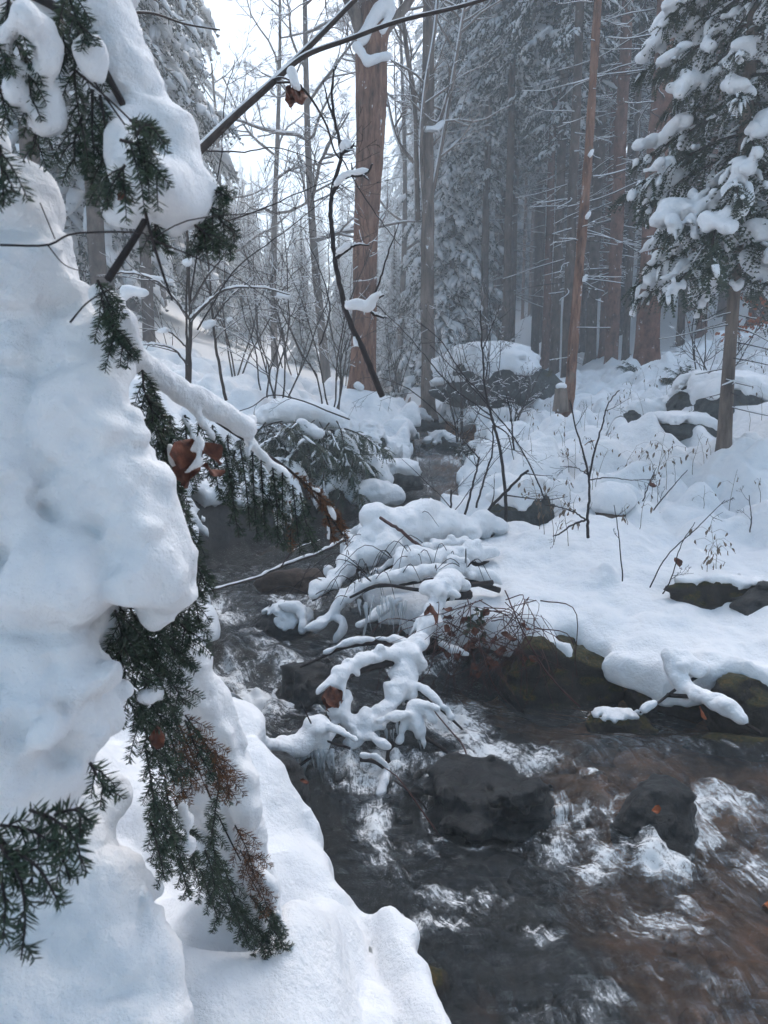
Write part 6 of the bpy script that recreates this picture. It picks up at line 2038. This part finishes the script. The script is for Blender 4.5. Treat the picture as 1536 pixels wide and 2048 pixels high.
for k_ in range(22):
    a_ = br[frs.randint(0, 8)]
    q_ = a_[frs.randint(0, len(a_))]
    ln_, an_ = frs.uniform(25, 70), frs.uniform(-.5, 3.4)
    br.append([(q_[0], q_[1], q_[2], frs.uniform(6, 11)), (q_[0] + math.cos(an_) * ln_ * .5, q_[1] + math.sin(an_) * ln_ * .5 + 4, q_[2] - .04, frs.uniform(5, 9)), (q_[0] + math.cos(an_) * ln_, q_[1] + math.sin(an_) * ln_ + 16, q_[2] - .07, 3)])
br = [[(q[0], q[1], q[2], q[3] * .7 * frs.uniform(.78, 1.2)) for q in a] for a in br]
sm = px_field(br, .0092, .018, .03, (.007, 13), (.0035, 40), 71, .85, clump=.2)
build_islands(sm, "snow_coat", M['snow'], t)
# icicles and ice fringes
rng = np.random.RandomState(1301)
def icicle(px, py, y, lpx, r):
    p = at(px, py, y)
    l = pxr(lpx, y)
    q = np.linspace(0, 1, 6)
    P = p + np.stack([.06 * l * np.sin(q * 4 + px), 0 * q, -l * q], 1)
    im = MB()
    tube(im, P, r * (1 - .9 * q) * (1 + .25 * np.sin(q * 17 + px)), 6)
    im.build("icicle", M['ice'], t)
for k in range(26):
    px = rng.uniform(570, 665)
    icicle(px, 1505 + (px - 600) * -.05 + rng.uniform(-8, 8), 2.7, rng.uniform(20, 70), rng.uniform(.006, .014))
for k in range(26):
    px = rng.uniform(700, 850)
    icicle(px, 1455 + rng.uniform(-10, 14), 2.86, rng.uniform(15, 50), rng.uniform(.004, .010))
for k in range(16):
    px = rng.uniform(700, 830)
    icicle(px, rng.uniform(1190, 1215), 3.62, rng.uniform(30, 90), rng.uniform(.005, .012))

t = thing("arching_branch", "arch of snow-loaded branches bending from the bank down to the pool", "branch", at(960, 1080, 4.5), None, True)
w = MB()
ARCH = [[(1000, 1050, 4.7, 26), (900, 1052, 4.6, 44), (820, 1062, 4.5, 48), (750, 1090, 4.4, 42), (700, 1125, 4.25, 32), (660, 1165, 4.1, 20), (625, 1192, 4.0, 12)],
        [(980, 1106, 4.2, 26), (900, 1112, 4.1, 22), (830, 1120, 4.05, 25), (775, 1150, 4.0, 14), (720, 1172, 3.95, 16), (680, 1210, 3.9, 8)],
        [(1000, 1165, 3.75, 20), (930, 1140, 3.75, 26), (870, 1140, 3.75, 24), (800, 1155, 3.8, 18), (745, 1165, 3.85, 13), (700, 1195, 3.85, 9)],
        [(930, 1080, 4.4, 12), (860, 1096, 4.3, 13), (790, 1122, 4.2, 11), (740, 1152, 4.1, 8)], [(655, 1140, 4.3, 10), (660, 1150, 4.3, 8)],
        [(800, 1200, 3.75, 5), (760, 1225, 3.7, 8), (720, 1250, 3.65, 8)], [(690, 1180, 3.9, 8), (670, 1220, 3.85, 8), (640, 1250, 3.8, 12), (615, 1258, 3.78, 11)], [(660, 1225, 3.85, 8), (690, 1250, 3.8, 8), (670, 1280, 3.78, 4)],
        [(565, 1215, 3.95, 12), (595, 1215, 3.95, 14), (605, 1245, 3.9, 8), (600, 1265, 3.88, 4)]]
for a in ARCH[:4]:
    P = pl([(q[0], q[1] + q[3] * .8, q[2] + .02) for q in a])
    tube(w, P, np.linspace(.016, .006, len(P)), 7)
rng = np.random.RandomState(1302)
for k in range(46):
    a = ARCH[rng.randint(4)]
    q = a[rng.randint(1, len(a))]
    x1, y1 = q[0] + rng.uniform(-130, 60), q[1] + rng.uniform(-10, 90)
    P = pl([(q[0], q[1], q[2]), ((q[0] + x1) / 2, min(q[1], y1) - rng.uniform(0, 40), q[2] - .1), (x1, y1, q[2] - .12)], 9)
    tube(w, P, np.linspace(.003, .0012, 9), 4)
w.build("wood", M['dark_twig'], t)
sm = px_field([[(q[0], q[1], q[2], q[3] * .8 * frs.uniform(.75, 1.2)) for q in a] for a in ARCH], .0125, .022, .03, (.010, 10), (.006, 28), 81, .85, clump=.18)
build_islands(sm, "snow_coat", M['snow'], t)
t = thing("drooping_branch", "small snowed branch tip drooping from the right bank towards the flat stone", "branch", at(1390, 1370, 2.9), None, True)
w = MB()
for pts, r0, r1 in [([(1400, 1350, 3.0), (1350, 1380, 2.95), (1310, 1410, 2.9), (1280, 1425, 2.87)], 4, 2), ([(1335, 1390, 2.95), (1420, 1400, 2.8), (1480, 1440, 2.7), (1520, 1465, 2.65)], 5, 3)]:
    tube(w, pl(pts), np.linspace(r0, r1, 5 * len(pts)) * 2.9 / F_PX, 6)
w.build("wood", M['dark_twig'], t)
sm = px_field([[(1345, 1345, 3.0, 13), (1370, 1375, 2.93, 12), (1410, 1395, 2.82, 14), (1450, 1412, 2.75, 14), (1482, 1440, 2.7, 9)], [(1285, 1420, 2.86, 4), (1310, 1405, 2.88, 3)], [(1400, 1340, 2.98, 20), (1360, 1330, 3.02, 22)]], .009, .025, .02, (.004, 20), (.002, 45), 91, .85, clump=.3)
build_islands(sm, "snow_coat", M['snow'], t)

# ------------------------------------------------------------------ mist
hm = MB()
x0, x1, y0, y1, z0, z1 = -70, 70, -20, 132, -6, 46
V = [(x, y, z) for x in (x0, x1) for y in (y0, y1) for z in (z0, z1)]
hm.add(V, None, [(0, 1, 3, 2), (4, 6, 7, 5), (0, 4, 5, 1), (2, 3, 7, 6), (0, 2, 6, 4), (1, 5, 7, 3)])
hmat, nt, out = new_mat("mist")
pv = N(nt, "VolumePrincipled")
pv.inputs["Color"].default_value = (.88, .955, 1.0, 1)
pv.inputs["Density"].default_value = .010
pv.inputs["Anisotropy"].default_value = .2
nt.links.new(pv.outputs[0], out.inputs["Volume"])
hz = hm.build("haze", hmat, smooth=False)
struct(hz, "stuff")
hz["label"] = "thin winter mist filling the valley between the trees"
hz["category"] = "mist"
